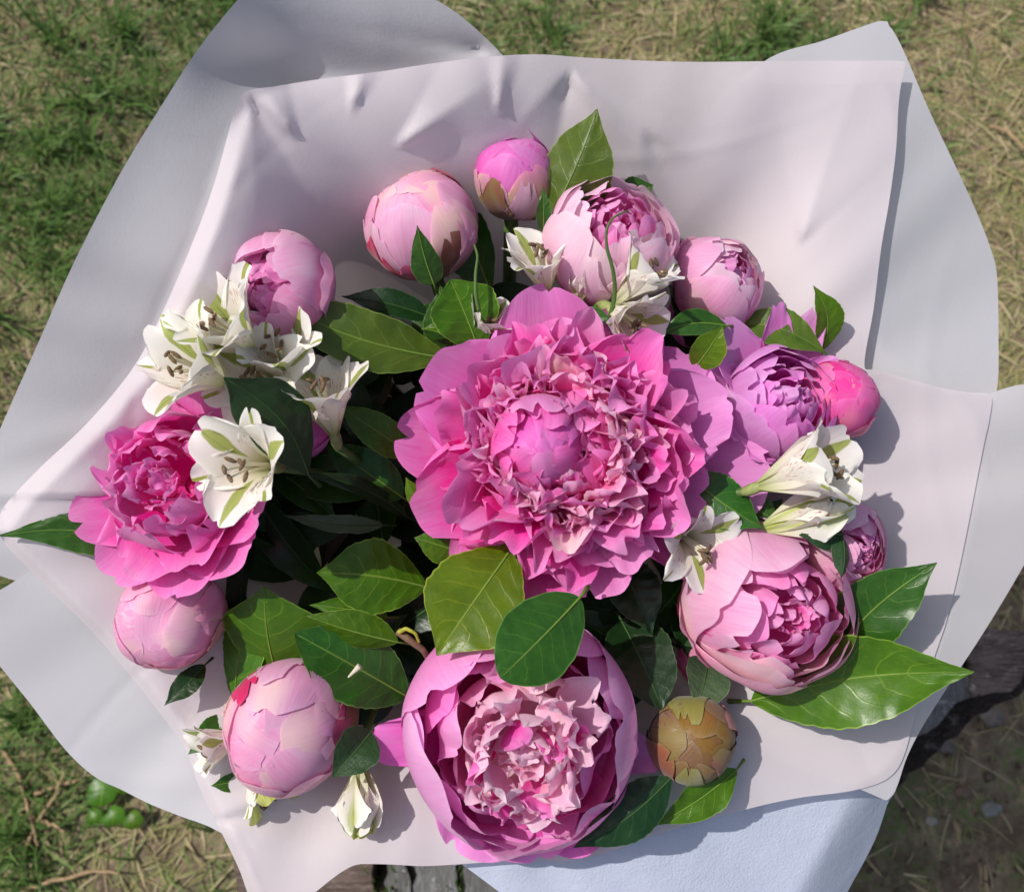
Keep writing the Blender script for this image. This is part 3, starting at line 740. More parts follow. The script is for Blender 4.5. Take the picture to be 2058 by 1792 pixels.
class Head:
    def __init__(s, px, py, d, r, axis, name, label, cat, group, seed):
        s.C = cam3(px, py, d); s.R = r * d / F; s.n = nrm(axis); s.seed = seed * 1000 + 7
        e = nrm(np.cross([0, 1, .1] if abs(s.n[1]) < .9 else [1, 0, 0], s.n)); s.e1 = e; s.e2 = np.cross(s.n, e)
        s.rn = random.Random(s.seed)
        s.base = s.C - s.n * s.R
        s.t = thing(name, label, cat, to_world(s.base), group)
        DEF[0] = (s.C, s.n, s.R, N1(s.seed, 1.9, 3), .07, 1.0 + s.rn.uniform(-.05, .08)) if name == 'peony' and seed > 3 else None
    def sd(s): s.seed += 3; return s.seed
    def az(s, a): return math.cos(a) * s.e1 + math.sin(a) * s.e2
    def shell(s, cnt, k, th, W, m, ruffle=.03, notch=.06, tipcurl=0.0, thj=8, a0=0, rj=.02, name='petal', nu=27, nv=16, off=0.0, squash=1.0, tipr=.38, flare=0.0):
        R = s.R
        for j in range(cnt):
            kk = k * (1 + s.rn.uniform(-rj, rj)); r = kk * R
            a = a0 + (j + s.rn.uniform(-.18, .18)) / cnt * 2 * math.pi
            L = r * math.radians(th + s.rn.uniform(-thj, thj))
            e = s.az(a)
            tc = tipcurl * s.rn.uniform(.5, 1.4)
            pt = petal(L, W * r * s.rn.uniform(.88, 1.12), (1 - flare) / r, (1 - flare * .5) / r, s.sd(), tipcurl=tc, ruffle=ruffle * R, notch=notch, nu=nu, nv=nv, tipr=tipr)
            put(pt, s.C - s.n * r + off * R * s.n, e, s.n, s.t, m, name)
    def ruff(s, cnt, thr, rb, Lr, Wr, m, lean=.5, cup=1.0, ruffle=.06, notch=.15, azr=(0, 360), curl=(-.8, 1.2), c0=None, nu=15, nv=11):
        """petals standing out of a dome: direction thr degrees from the axis, base at rb*R"""
        C = s.C if c0 is None else c0
        for j in range(cnt):
            th = math.radians(s.rn.uniform(*thr)); a = math.radians(azr[0] + (j + s.rn.uniform(-.4, .4)) / cnt * (azr[1] - azr[0]) if azr[1] - azr[0] < 360 else (j * 137.5 + s.rn.uniform(-15, 15)))
            e = s.az(a); dirv = math.cos(th) * s.n + math.sin(th) * e
            up = -math.sin(th) * s.n + math.cos(th) * e           # pointing away from the axis
            g = nrm(dirv + up * lean * s.rn.uniform(.2, 1.3) + .16 * np.array([s.rn.gauss(0, 1) for _ in range(3)]) )
            L = s.rn.uniform(*Lr) * s.R; W = s.rn.uniform(*Wr) * s.R
            inner = s.n * 1.0 - e * .9 + .28 * np.array([s.rn.gauss(0, 1) for _ in range(3)])
            pt = petal(L, W, s.rn.uniform(*curl) / L, cup * s.rn.uniform(.2, 1.1) / W, s.sd(), ruffle=min(ruffle * s.R, .42 * W), notch=notch * s.rn.uniform(.2, 1.2), nu=nu, nv=nv, rufn=3.6, tw=s.rn.uniform(-.35, .35), basew=.3, tipr=.5)
            put(pt, C + dirv * rb * s.R, g, inner, s.t, m)
    def one(s, azd, th0, rb, L, W, m, curl=0.4, cup=.5, ruffle=.03, notch=.05, tipcurl=0., side=0., tipr=.42, nu=21, nv=17, pw=(.5, .62), roll=0.0):
        """one guard petal at a chosen azimuth (degrees, 0 = right, 90 = up in its own frame)"""
        a = math.radians(azd); e = s.az(a); th = math.radians(th0)
        g = math.cos(th) * s.n + math.sin(th) * e
        pt = petal(L * s.R, W * s.R, curl / (L * s.R), cup / (W * s.R), s.sd(), ruffle=ruffle * s.R, notch=notch, tipcurl=tipcurl, side=side, nu=nu, nv=nv, tipr=tipr, pw=pw, basew=.25)
        put(pt, s.C - s.n * rb * s.R + e * .08 * s.R, g, s.n + roll * np.cross(s.n, e), s.t, m)
    def patch(s, azd, k, th, W, m, notch=.1, name='sepal', tipr=.6, tipcurl=0., ruffle=.015, label=None):
        r = k * s.R; pt = petal(r * math.radians(th), W * r, 1 / r, 1 / r, s.sd(), tipcurl=tipcurl, ruffle=ruffle * s.R, notch=notch, nu=19, nv=16, tipr=tipr)
        put(pt, s.C - s.n * r, s.az(math.radians(azd)), s.n, s.t, m, name, label)
    def sepals(s, cnt, k, th, W, m='sepal_red', a0=0.3, thj=15, name='sepal'):
        s.shell(cnt, k, th, W, m, ruffle=.02, notch=.05, thj=thj, a0=a0, name=name, nu=7, nv=9, tipr=.9)
    def stem(s, m='stem', r=.0032):
        b = to_world(s.base + s.n * s.R * .05); 
        mid = b * .45 + APEX * .55 + np.array([0, 0, -.02]); 
        end = APEX + (APEX - b) * .12 + np.array([s.rn.uniform(-.01, .01), s.rn.uniform(-.01, .01), -.085])
        P = np.concatenate([bez(b, mid, APEX + np.array([s.rn.uniform(-.012, .012), s.rn.uniform(-.012, .012), 0]), 10), [end]])
        P[1:] = P[1:]; V, Fq = tube(P, np.linspace(r, r * .9, len(P)), 7)
        link_mesh('stem', V, Fq, M[m], parent=s.t)

PG = 'pink peonies in the bouquet'
# central, fully open double peony
h = Head(1135, 905, .392, 325, (0.0, .06, 1), 'peony', 'largest hot pink peony, fully open and ruffled, in the middle of the bouquet', 'peony', PG, 1)
for a_, th, L, W, cu, cp, sdv in [(98, 84, .98, .40, .35, .35, 0), (62, 84, .92, .36, .3, .3, 0), (30, 86, .98, .36, .2, .3, 0), (-6, 92, 1.24, .50, .25, .35, 0), (14, 84, 1.02, .36, .4, .5, 0), (-22, 84, .88, .36, .4, .4, 0),
                           (150, 86, .96, .42, .35, .35, 0), (176, 88, 1.0, .36, .3, .4, 0), (205, 84, .98, .36, .4, .5, 0), (232, 84, .98, .36, .4, .4, 0), (262, 90, 1.10, .20, .2, .6, 0),
                           (284, 84, .90, .34, .4, .5, 0), (318, 92, 1.16, .17, .1, 1.0, 0), (125, 80, .80, .26, .5, .5, 0)]:
    h.one(a_, th, .12, L, W, 'hot_guard' if -40 < a_ < 160 else 'hot', curl=cu, cup=cp, ruffle=.035)
for j in range(14):
    a_ = j * 25.7 + h.rn.uniform(-8, 8)
    h.one(a_, h.rn.uniform(62, 78), .05, h.rn.uniform(.74, .92), h.rn.uniform(.24, .36), 'hot', curl=h.rn.uniform(.3, .9), cup=h.rn.uniform(.5, 1.1), ruffle=.075, notch=.08, roll=h.rn.uniform(-.6, .6))
h.shell(6, .50, 176, 1.0, 'hot', ruffle=.05)
h.ruff(24, (66, 84), .36, (.34, .52), (.17, .28), 'hot', lean=.45, ruffle=.09, cup=1.3, notch=.10, curl=(.4, 1.8), nu=21, nv=14)
h.ruff(26, (48, 68), .36, (.32, .48), (.15, .25), 'hot', lean=.4, ruffle=.09, cup=1.4, notch=.10, curl=(.5, 2.0), nu=21, nv=14)
h.ruff(20, (34, 56), .38, (.28, .42), (.13, .21), 'hot_pale', lean=.35, ruffle=.085, cup=1.4, notch=.10, curl=(.4, 2.0), nu=21, nv=14)
h.ruff(18, (30, 60), .38, (.30, .42), (.13, .22), 'hot', lean=.4, ruffle=.085, cup=1.4, notch=.10, curl=(.4, 2.0), nu=21, nv=14)
h.ruff(9, (20, 36), .36, (.26, .36), (.12, .19), 'hot', lean=.2, ruffle=.08, notch=.10, curl=(.3, 1.8), nu=19, nv=13)
h.ruff(20, (26, 58), .46, (.20, .32), (.09, .15), 'hot_pale', lean=.35, ruffle=.07, azr=(-80, 30), notch=.15, curl=(.5, 2.2))
h.ruff(12, (26, 56), .46, (.20, .32), (.09, .15), 'hot_pale', lean=.35, ruffle=.07, azr=(225, 285), notch=.15, curl=(.5, 2.2))
hc = h.C.copy(); hR = h.R
h.C = cam3(1088, 905, .374) + h.n * .011; h.R = 90 * .364 / F; h.n = nrm((.05, -.05, 1))
h.shell(5, .84, 192, .9, 'hot_guard', ruffle=.06, notch=.08, off=.05)
h.shell(5, .95, 158, .95, 'hot', ruffle=.09, notch=.08, thj=14)
h.shell(5, 1.08, 136, .95, 'hot', ruffle=.12, notch=.08, thj=16, a0=.4)
h.shell(6, 1.2, 120, .9, 'hot', ruffle=.18, notch=.10, thj=16, a0=.1, off=-.08)
h.C, h.R = hc, hR; h.n = nrm((0, .06, 1)); h.stem(r=.0045)

# lower bowl shaped peony
h = Head(1045, 1465, .396, 236, (.05, .02, 1), 'peony', 'large magenta pink bowl shaped peony with pale ruffled centre at the bottom', 'peony', PG, 2)
h.shell(5, 1.00, 130, .90, 'guard_light', ruffle=.035, notch=.05, thj=8, nu=31, nv=20, rj=.01)
h.shell(5, .95, 122, .84, 'guard_light', ruffle=.05, notch=.05, thj=9, a0=.6, nu=27, nv=18)
h.shell(5, .84, 118, .80, 'hot', ruffle=.06, notch=.04, thj=12, a0=.2, off=.04)
h.shell(5, .70, 124, .80, 'guard_light', ruffle=.08, notch=.06, thj=14, a0=.5, off=.14)
for a_, L, W, th in ((185, 1.22, .26, 92), (345, 1.22, .26, 95), (300, 1.16, .42, 92), (245, 1.12, .50, 92), (275, 1.08, .50, 90)):
    h.one(a_, th, .15, L, W, 'magenta' if a_ in (345, 300) else 'hot_guard', curl=.3, cup=.5, ruffle=.06)
h.shell(5, .58, 128, .80, 'hot_pale', ruffle=.09, notch=.08, thj=16, a0=.2, off=.26)
h.shell(5, .44, 134, .80, 'pale', ruffle=.09, notch=.08, thj=18, a0=.5, off=.38)
h.ruff(18, (34, 70), .36, (.38, .58), (.17, .27), 'pale', lean=.25, curl=(.4, 2.0), ruffle=.08, cup=1.2, c0=h.C + h.n * .22 * h.R, nu=19, nv=13)
h.ruff(10, (30, 66), .34, (.32, .46), (.13, .2), 'hot', lean=.25, curl=(.4, 2.0), ruffle=.08, cup=1.2, c0=h.C + h.n * .22 * h.R, nu=19, nv=13)
h.ruff(12, (5, 40), .36, (.24, .38), (.11, .19), 'pale', lean=.25, ruffle=.08, curl=(.2, 2.0), c0=h.C + h.n * .12 * h.R)
h.stem()

# left peony
h = Head(382, 974, .392, 222, (-.20, .10, .97), 'peony', 'big rose pink open peony at the left behind a white lily flower', 'peony', PG, 3)
for a_, th, L, W in ((275, 88, 1.02, .52), (235, 90, 1.06, .46), (310, 88, 1.0, .5), (345, 84, .98, .46), (200, 90, 1.1, .4), (255, 80, .95, .5), (160, 86, .95, .4), (120, 84, .9, .42), (80, 84, .9, .42), (40, 84, .9, .42), (290, 74, .92, .42)):
    h.one(a_, th, .1, L, W, 'pink', curl=.7, cup=.7, ruffle=.035)
for j in range(11):
    h.one(j * 33 + h.rn.uniform(-9, 9), h.rn.uniform(54, 72), .05, h.rn.uniform(.72, .92), h.rn.uniform(.26, .36), 'pink', curl=h.rn.uniform(.7, 1.3), cup=.9, ruffle=.04, notch=.08)
h.shell(7, .62, 128, .6, 'pink', ruffle=.06, notch=.08, thj=10, off=.2)
h.shell(6, .46, 135, .65, 'pink', ruffle=.06, notch=.08, thj=12, off=.36, a0=.4)
h.ruff(26, (8, 62), .34, (.22, .40), (.10, .18), 'pink', lean=.1, curl=(.2, 1.6), ruffle=.04, c0=h.C + h.n * .12 * h.R)
h.stem()

def semi(px, py, d, r, ax, label, seed, m='light', mi='deep_light', open_=135, mo=None, red=False, core=True, name='peony'):
    h = Head(px, py, d, r * 1.04, ax, name, label, 'peony', PG, seed)
    h.shell(4, .995, open_ - 8, 1.0, mo or m, ruffle=.025, notch=.04, thj=7, a0=h.rn.uniform(0, 6))
    h.shell(5, .94, open_ - 1, .86, m, ruffle=.035, notch=.05, thj=8, a0=h.rn.uniform(0, 6))
    h.shell(5, .82, open_ + 2, .78, m, ruffle=.05, notch=.05, thj=9, a0=h.rn.uniform(0, 6), off=.04)
    h.shell(5, .66, open_ + 6, .70, mi, ruffle=.06, notch=.06, thj=10, a0=.7, off=.14)
    h.shell(5, .50, open_ + 8, .66, mi, ruffle=.06, notch=.06, thj=12, a0=.3, off=.26)
    h.shell(4, .34, open_ + 16, .7, mi, ruffle=.06, notch=.06, thj=14, off=.38)
    if core: h.ruff(10, (4, 45), .16, (.22, .36), (.08, .14), mi, lean=.1, curl=(.3, 1.6), ruffle=.04, c0=h.C + h.n * .25 * h.R)
    h.shell(2, 1.03, 92, .6, mo or m, ruffle=.04, notch=.06, thj=20, a0=h.rn.uniform(0, 6), tipcurl=-.5)
    h.sepals(4, 1.07, 62, .38, 'sepal_red' if red else 'leaf_mid', a0=h.rn.uniform(0, 6))
    h.stem(); return h
def bud(px, py, d, r, ax, label, seed, m='light', mo='light_blotch', msep='sepal_red', sep=4, septh=72, top=150):
    h = Head(px, py, d, r, ax, 'peony', label, 'peony', PG, seed)
    h.shell(4, .955, 200, 1.15, m, ruffle=.008, notch=.03, thj=5)
    h.shell(5, .972, 176, .95, m, ruffle=.016, notch=.06, thj=12, a0=h.rn.uniform(0, 6), rj=.008)
    h.shell(4, .988, top, .95, m, ruffle=.018, notch=.05, thj=16, tipcurl=-.12, a0=h.rn.uniform(0, 6), rj=.008)
    h.shell(4, 1.006, top - 30, .78, mo, ruffle=.018, notch=.06, thj=22, tipcurl=-.10, a0=h.rn.uniform(0, 6), rj=.008)
    h.sepals(sep, 1.024, septh, .50, msep, a0=h.rn.uniform(0, 6))
    h.stem(); return h

semi(552, 588, .390, 114, (-.30, -.02, .95), 'light pink half open peony at upper left above the white lilies', 4, mo='light', open_=150)
semi(1229, 487, .400, 126, (.08, .50, .86), 'pale pink double peony half open at the top right below a pointed leaf', 7, open_=142, m='pale', mo='pale')
semi(1440, 570, .410, 90, (.45, .35, .8), 'small pale pink peony tucked behind white lilies at upper right', 8, open_=156, m='pale', mo='light')
h = semi(1568, 815, .402, 112, (.25, .30, .92), 'mauve pink peony with two raised outer petals right of the centre', 9, m='mauve', mi='mauve', open_=140)
for a_, th, L, W, cu in ((62, 62, 2.1, .42, -.1), (88, 64, 2.0, .34, .1), (132, 70, 1.95, .62, .2), (160, 78, 1.55, .55, .4), (35, 60, 1.5, .4, .2), (85, 72, 1.1, .3, .2), (235, 85, 1.3, .5, .5), (200, 85, 1.3, .45, .5)):
    h.one(a_, th, .4, L, W, 'mauve', curl=cu, cup=.8, ruffle=.05)
semi(1541, 1216, .398, 168, (.24, -.06, .96), 'large light pink half open peony with red streaks at lower right', 11, open_=143, mo='light_blotch', red=True)
semi(1698, 1098, .404, 84, (.45, -.1, .88), 'small pink peony half open behind the large one at right', 12, open_=146, mo='light')
h = bud(847, 455, .408, 112, (-.15, .62, .70), 'large round pale pink peony bud with red base at the top left', 5, septh=60)
h.patch(222, 1.029, 108, .50, 'sepal_red'); h.patch(318, 1.031, 112, .48, 'sepal_brown'); h.patch(268, 1.026, 86, .42, 'sepal_red'); h.patch(335, 1.042, 122, .34, 'light_blotch', name='petal'); h.patch(60, 1.018, 150, .3, 'sepal_red', name='petal')
h = bud(1037, 358, .410, 84, (.12, .72, .62), 'green and pink tight peony bud topmost in the bouquet', 6, m='hot_guard', mo='greenpink', septh=60, sep=4)
h.patch(228, 1.029, 112, .5, 'sepal_brown'); h.patch(322, 1.026, 128, .45, 'sepal_green'); h.patch(272, 1.024, 120, .42, 'light_blotch', name='petal'); h.patch(190, 1.022, 105, .5, 'greenpink')
h.patch(30, 1.018, 188, .16, 'hot_guard', name='petal', tipcurl=-1.6, notch=.3)
bud(1682, 805, .408, 82, (.25, .35, .9), 'hot pink peony bud at the far right against the paper', 10, m='coral', mo='coral', septh=80)
h = bud(341, 1243, .400, 104, (-.12, -.15, .95), 'pale pink peony bud with beige streaks at lower left under the open peony', 13)
h.patch(20, 1.026, 128, .42, 'light_blotch', name='petal'); h.patch(292, 1.029, 96, .4, 'sepal_red', name='petal'); h.patch(335, 1.031, 112, .4, 'cream_petal', name='petal'); h.patch(110, 1.022, 122, .6, 'cream_petal', name='petal')
h = bud(578, 1456, .400, 130, (-.02, -.10, 1), 'round pink peony bud with red patches at the lower left of the bouquet', 14)
h.patch(5, 1.022, 128, .75, 'sepal_red', name='petal', notch=.2); h.patch(12, 1.031, 104, .5, 'sepal_brown'); h.patch(128, 1.020, 132, .5, 'sepal_red', name='petal'); h.patch(95, 1.026, 128, .55, 'light', name='petal'); h.patch(160, 1.026, 112, .3, 'cream_petal', name='petal'); h.patch(262, 1.031, 100, .35, 'light', name='petal', notch=.25)
h = bud(1392, 1483, .402, 86, (-.15, .25, .95), 'small brown and green closed peony bud at the lower right', 15, m='brownbud', mo='brownbud', msep='sepal_red', top=166, septh=85)
h.patch(100, 1.026, 168, .62, 'sepal_green'); h.patch(265, 1.030, 146, .5, 'sepal_green'); h.patch(215, 1.036, 150, .7, 'sepal_brown'); h.patch(330, 1.031, 150, .6, 'sepal_brown'); h.patch(30, 1.040, 128, .5, 'coral_dull', name='petal')
bud(600, 862, .405, 66, (.5, .1, .8), 'small deep magenta peony bud half hidden between white lily and strap leaf', 16, m='magenta', mo='magenta')
# lone mauve petal low behind the upper right lilies, belongs to a hidden flower
h = Head(1400, 640, .425, 62, (.1, .2, 1), 'peony', 'violet petals of a hidden peony under the white lilies at upper right', 'peony', PG, 17)
h.shell(5, 1.0, 120, .8, 'mauve', ruffle=.03); h.stem()
h = Head(1195, 1235, .44, 60, (.3, .2, 1), 'peony', 'shaded dusky pink petals deep between the two big peonies', 'peony', PG, 18)
h.shell(5, 1.0, 120, .8, 'light', ruffle=.05); h.stem()
# loose petal curling above the large light peony
h = Head(1400, 1330, .43, 40, (-.1, -.2, 1), 'peony', 'reddish bud almost hidden under the large light pink peony', 'peony', PG, 19)
h.shell(5, 1.0, 165, .8, 'coral', ruffle=.03); h.stem()

# ------------------------------------------------------------------ leaves
def leaf(b, tpt, width, m, label, nrmv=(0, 0, 1), arch=.08, side=0.0, fold=.25, wave=.03, peak=.42, serr=.012, name='leaf', group='green leaves in the bouquet', curltip=0.0, blunt=0.0, seed=None, rib=True, nu=13, nv=48, petiole=.12, twist=0.0):
    b3, t3 = cam3(*b), cam3(*tpt); L = np.linalg.norm(t3 - b3); g = (t3 - b3) / L
    n = nrm(np.asarray(nrmv, float)); n = nrm(n - g * np.dot(n, g)); x = np.cross(g, n)
    W = width / 2 * (b[2] + tpt[2]) / 2 / F
    sd_ = seed if seed is not None else int(b[0] * 7 + b[1] * 3); n1, n2 = N1(sd_, 4), N1(sd_ + 1, 7)
    v = np.linspace(0, 1, nv)[:, None]; u = np.linspace(-1, 1, nu)[None, :]
    q = v ** (math.log(.5) / math.log(peak))
    prof = np.sin(np.pi * q) ** .92 * (1 - blunt) + blunt * np.clip(1 - (2 * q - 1) ** 4, 0, 1) ** .6
    prof = prof * (1 - .38 * (1 - blunt) * smoothstep(v, .72, 1.0)) + .012
    sr = serr * .22 * np.sin(v * 2 * np.pi * 13 + 1) * np.abs(u) ** 6
    ww = W * prof * (1 + .04 * n1(v * 2, 0)) * (1 + sr * 6)
    cx = side * L * np.sin(np.pi * v) ; cz = arch * L * np.sin(np.pi * v) + curltip * L * smoothstep(v, .7, 1.0) ** 1.5
    tw = twist * (v - .3)
    au = u * ww
    zz = fold * np.abs(au) + wave * L * n1(v * 1.4, u * .5) * np.abs(u) ** 1.2 * np.sin(np.pi * v) + .006 * L * n2(v * 6, np.abs(u) * 1.5) * np.abs(u)
    # quilting between the side veins
    zz = zz + .010 * W * 8 * .12 * np.cos((v - .20 * np.abs(u) ** 1.3) * 2 * np.pi * 7) * np.sin(np.pi * np.clip(np.abs(u), 0, 1)) 
    X = cx + au * np.cos(tw) - zz * np.sin(tw); Z = cz + au * np.sin(tw) + zz * np.cos(tw); Yv = v * L + 0 * u
    P = b3 + X.reshape(-1, 1) * x + Yv.reshape(-1, 1) * g + Z.reshape(-1, 1) * n
    UV = np.stack(np.broadcast_arrays((u + 1) / 2, v + 0 * u), -1).reshape(-1, 2)
    loc = to_world(b3)
    o = link_mesh(name, to_world(P), grid_faces(nu, nv), M[m], loc=loc, uv=UV)
    tag(o, label, 'leaf', group)
    if rib:
        vs = np.linspace(0, .97, 14)
        C = b3 + (side * L * np.sin(np.pi * vs))[:, None] * x + (vs * L)[:, None] * g + (arch * L * np.sin(np.pi * vs) + curltip * L * smoothstep(vs, .7, 1.0) ** 1.5 + .0001)[:, None] * n
        pre = b3 - g * L * petiole + np.array([0, 0, -.004]) 
        C = np.concatenate([[pre], C])
        rr = np.concatenate([[.0012], np.linspace(.00055, .00010, 14)]) * (.4 + W / .03)
        V_, F_ = tube(to_world(C), rr, 6)
        link_mesh('midrib', V_, F_, M['rib_dark' if m in ('leaf_dark', 'leaf_strap', 'leaf_grey') else 'rib'], parent=o)
    return o
LF = leaf
LF((905, 722, .400), (512, 584, .385), 118, 'leaf_olive', 'long quilted olive green leaf pointing left below the light pink peony', nrmv=(-.1, .25, 1), arch=.05, side=-.07, fold=.12, peak=.45)
LF((1085, 470, .405), (1200, 220, .39), 150, 'leaf_olive', 'tall pointed green leaf standing highest at the top', nrmv=(-.35, -.1, 1), arch=.04, fold=-.35, side=.05, peak=.52)
LF((1230, 420, .415), (1312, 372, .41), 70, 'leaf_mid', 'small rounded leaf behind the pale peony at top right', peak=.6)
LF((985, 590, .425), (800, 328, .415), 120, 'leaf_mid', 'long green leaf behind the pale bud at the top left', nrmv=(.2, .3, 1), arch=.05, side=.08, fold=-.3, curltip=-.03)
LF((872, 572, .385), (838, 453, .376), 62, 'leaf_mid', 'pointed dark sepal leaf lying against the pale bud', nrmv=(.25, 0, 1), arch=.05, fold=-.2, side=-.04, peak=.3)
LF((965, 712, .395), (905, 562, .387), 145, 'leaf_bright', 'broad bright green leaf left of the small white lily', nrmv=(.2, .2, 1), arch=.04, fold=.2, peak=.6, blunt=.2)
LF((915, 712, .41), (885, 575, .405), 110, 'leaf_mid', 'mid green leaf hanging under the pale bud', nrmv=(.3, 0, 1), fold=-.1)
LF((870, 640, .42), (685, 596, .415), 62, 'leaf_dark', 'thin dark green leaf in shade above the olive leaf', nrmv=(0, .5, 1))
LF((950, 665, .40), (845, 662, .398), 34, 'leaf_bright', 'narrow green leaf with a yellow tip near the middle top', nrmv=(0, .6, 1), arch=.08)
LF((830, 915, .41), (676, 812, .40), 74, 'leaf_bright', 'green leaf edge sunlit left of the central peony', nrmv=(-.1, .2, 1), arch=.04, fold=.2)
LF((810, 1000, .42), (650, 890, .415), 90, 'leaf_mid', 'dim green leaf lower left beside the central peony', nrmv=(0, .2, 1))
LF((620, 955, .376), (447, 757, .346), 140, 'leaf_strap', 'wide dark strap leaf between the white lilies at left', nrmv=(.25, .15, 1), arch=.05, side=.10, fold=-.22, serr=0, peak=.52, curltip=.02)
LF((820, 1040, .425), (610, 950, .39), 42, 'leaf_strap', 'narrow twisted strap leaf running into the shade at left of centre', nrmv=(.1, .4, 1), arch=.05, serr=0, side=.05)
LF((345, 1150, .40), (-6, 1077, .385), 92, 'leaf_mid', 'long pointed leaf reaching over the left edge of the paper', nrmv=(-.1, .5, 1), arch=.02, side=.13, fold=.25, peak=.45)
LF((770, 1055, .415), (570, 1035, .40), 40, 'leaf_grey', 'grey green strap leaf near the left peony', nrmv=(0, .5, 1), serr=0, side=-.08)
LF((575, 1400, .415), (530, 1178, .392), 195, 'leaf_bright', 'broad glossy leaf with pale midrib above the round pink bud', nrmv=(-.15, .1, 1), arch=.06, fold=-.22, peak=.62, side=-.02)
LF((470, 1430, .415), (500, 1200, .405), 120, 'leaf_bright', 'green leaf edge left of the round pink bud', nrmv=(-.5, .1, 1), arch=.03, fold=-.1)
LF((820, 1400, .415), (592, 1272, .392), 150, 'leaf_mid', 'folded dark green leaf above and right of the round pink bud', nrmv=(.1, .35, 1), arch=.05, fold=.35, blunt=.3, peak=.55)
LF((800, 1290, .40), (610, 1235, .392), 75, 'leaf_bright', 'small folded green leaf tip catching light above the dark leaf', nrmv=(0, -.2, 1), arch=.05, fold=-.5)
LF((860, 1180, .41), (636, 1150, .395), 150, 'leaf_bright', 'green leaf with yellow midrib left of the lime leaf', nrmv=(0, .25, 1), arch=.06, fold=-.1, peak=.5, side=.03)
LF((780, 1240, .415), (620, 1215, .405), 50, 'leaf_bright', 'thin green leaf over the black gap left of the lime leaf', nrmv=(0, .4, 1), arch=.10)
LF((925, 1110, .39), (832, 1080, .385), 75, 'leaf_bright', 'small bright leaf just below left of the central peony', nrmv=(.2, .2, 1))
LF((1040, 1085, .386), (878, 1316, .368), 205, 'leaf_lime', 'large lime green leaf with yellow veins below the central peony', nrmv=(-.05, .1, 1), arch=.05, fold=.12, peak=.56, curltip=-.02)
LF((1165, 1200, .364), (1005, 1362, .345), 160, 'leaf_mid', 'rounded quilted green leaf lying over the lower peony', nrmv=(.1, .1, 1), arch=.06, fold=-.08, blunt=.55, peak=.55, serr=0)
LF((1250, 1250, .42), (1330, 1425, .40), 135, 'leaf_dark', 'dark glossy leaf right of the lower peony', nrmv=(.2, .4, 1), arch=.05, blunt=.4)
LF((1420, 1330, .42), (1400, 1420, .40), 100, 'leaf_grey', 'dull green leaf above the brown bud', nrmv=(.2, .3, 1), blunt=.4, serr=0)
LF((1240, 1120, .42), (1310, 1275, .41), 105, 'leaf_dark', 'dim olive leaf hanging in the shade under the central peony', nrmv=(.1, .2, 1))
LF((1508, 1408, .416), (1957, 1350, .376), 180, 'leaf_bright', 'biggest green leaf pointing right over the paper edge at lower right', nrmv=(.1, .1, 1), arch=.03, side=-.05, fold=.10, peak=.45, petiole=.1)
LF((1670, 1320, .405), (1882, 1130, .385), 140, 'leaf_mid', 'dark pointed leaf with thin midrib behind the large light peony', nrmv=(-.1, .15, 1), arch=.05, side=-.06, fold=.15, peak=.42)
LF((1348, 1562, .395), (1152, 1702, .385), 98, 'leaf_dark', 'dark shiny leaf at the bottom right of the lower peony', nrmv=(-.3, .1, 1), arch=.05, side=-.05, fold=-.22)
LF((1480, 1545, .405), (1316, 1657, .398), 78, 'leaf_bright', 'green leaf under the brown bud', nrmv=(-.1, -.1, 1), fold=.2)
LF((1372, 945, .392), (1530, 1060, .380), 112, 'leaf_mid', 'oval green leaf between central peony and the white lily on the right', nrmv=(.1, .2, 1), arch=.05, fold=-.2, side=.05, peak=.5)
LF((1470, 990, .40), (1566, 1052, .393), 70, 'leaf_mid', 'dark leaf tip just behind the oval leaf at right')
LF((1690, 1075, .385), (1605, 1075, .380), 60, 'leaf_strap', 'short folded leaf across the small pink peony at right', nrmv=(0, .5, 1), arch=.1, serr=0, fold=-.4)
LF((1692, 1075, .385), (1690, 1163, .377), 46, 'leaf_strap', 'curled pointed leaf hanging over the small pink peony at right', nrmv=(.4, .1, 1), serr=0, fold=-.5)
LF((1652, 705, .415), (1634, 574, .402), 72, 'leaf_bright', 'small pointed leaf standing alone near the right paper wall', nrmv=(.3, 0, 1), fold=.15, side=.10, peak=.4)
LF((1470, 650, .41), (1662, 712, .405), 80, 'leaf_olive', 'olive leaf behind the mauve petals at right', nrmv=(0, .2, 1), arch=.06, side=-.08)
LF((1395, 740, .395), (1452, 655, .388), 72, 'leaf_lime', 'sunlit lime leaf beside the mauve petal at upper right', nrmv=(.3, .2, 1), serr=0)
LF((1460, 655, .395), (1320, 672, .39), 58, 'leaf_mid', 'folded green leaf under the upper right white lily', nrmv=(0, .3, 1), serr=0, side=.06)
LF((1165, 640, .39), (1228, 640, .385), 45, 'leaf_mid', 'little green leaf tip above the central peony', serr=0)
LF((1350, 520, .42), (1400, 488, .415), 44, 'leaf_mid', 'tiny dark leaf between two pale peonies at the top right')
LF((412, 1335, .408), (330, 1417, .398), 50, 'leaf_dark', 'dark green leaf hanging below the pale bud at the left', nrmv=(-.2, .1, 1), side=-.05)
LF((470, 1440, .415), (378, 1515, .405), 60, 'leaf_mid', 'dark leaf tip left of the round pink bud', nrmv=(-.1, .1, 1))
LF((500, 1560, .412), (424, 1578, .405), 40, 'leaf_mid', 'small leaf under the round pink bud at left')
LF((745, 1470, .395), (668, 1560, .383), 90, 'leaf_strap', 'curled dark leaf over the drooping white lily at the bottom left', nrmv=(.3, .3, 1), arch=.12, serr=0, fold=.45, blunt=.2)
LF((1092, 470, .40), (1092, 375, .392), 30, 'leaf_mid', 'narrow upright leaf beside the topmost bud', serr=0)
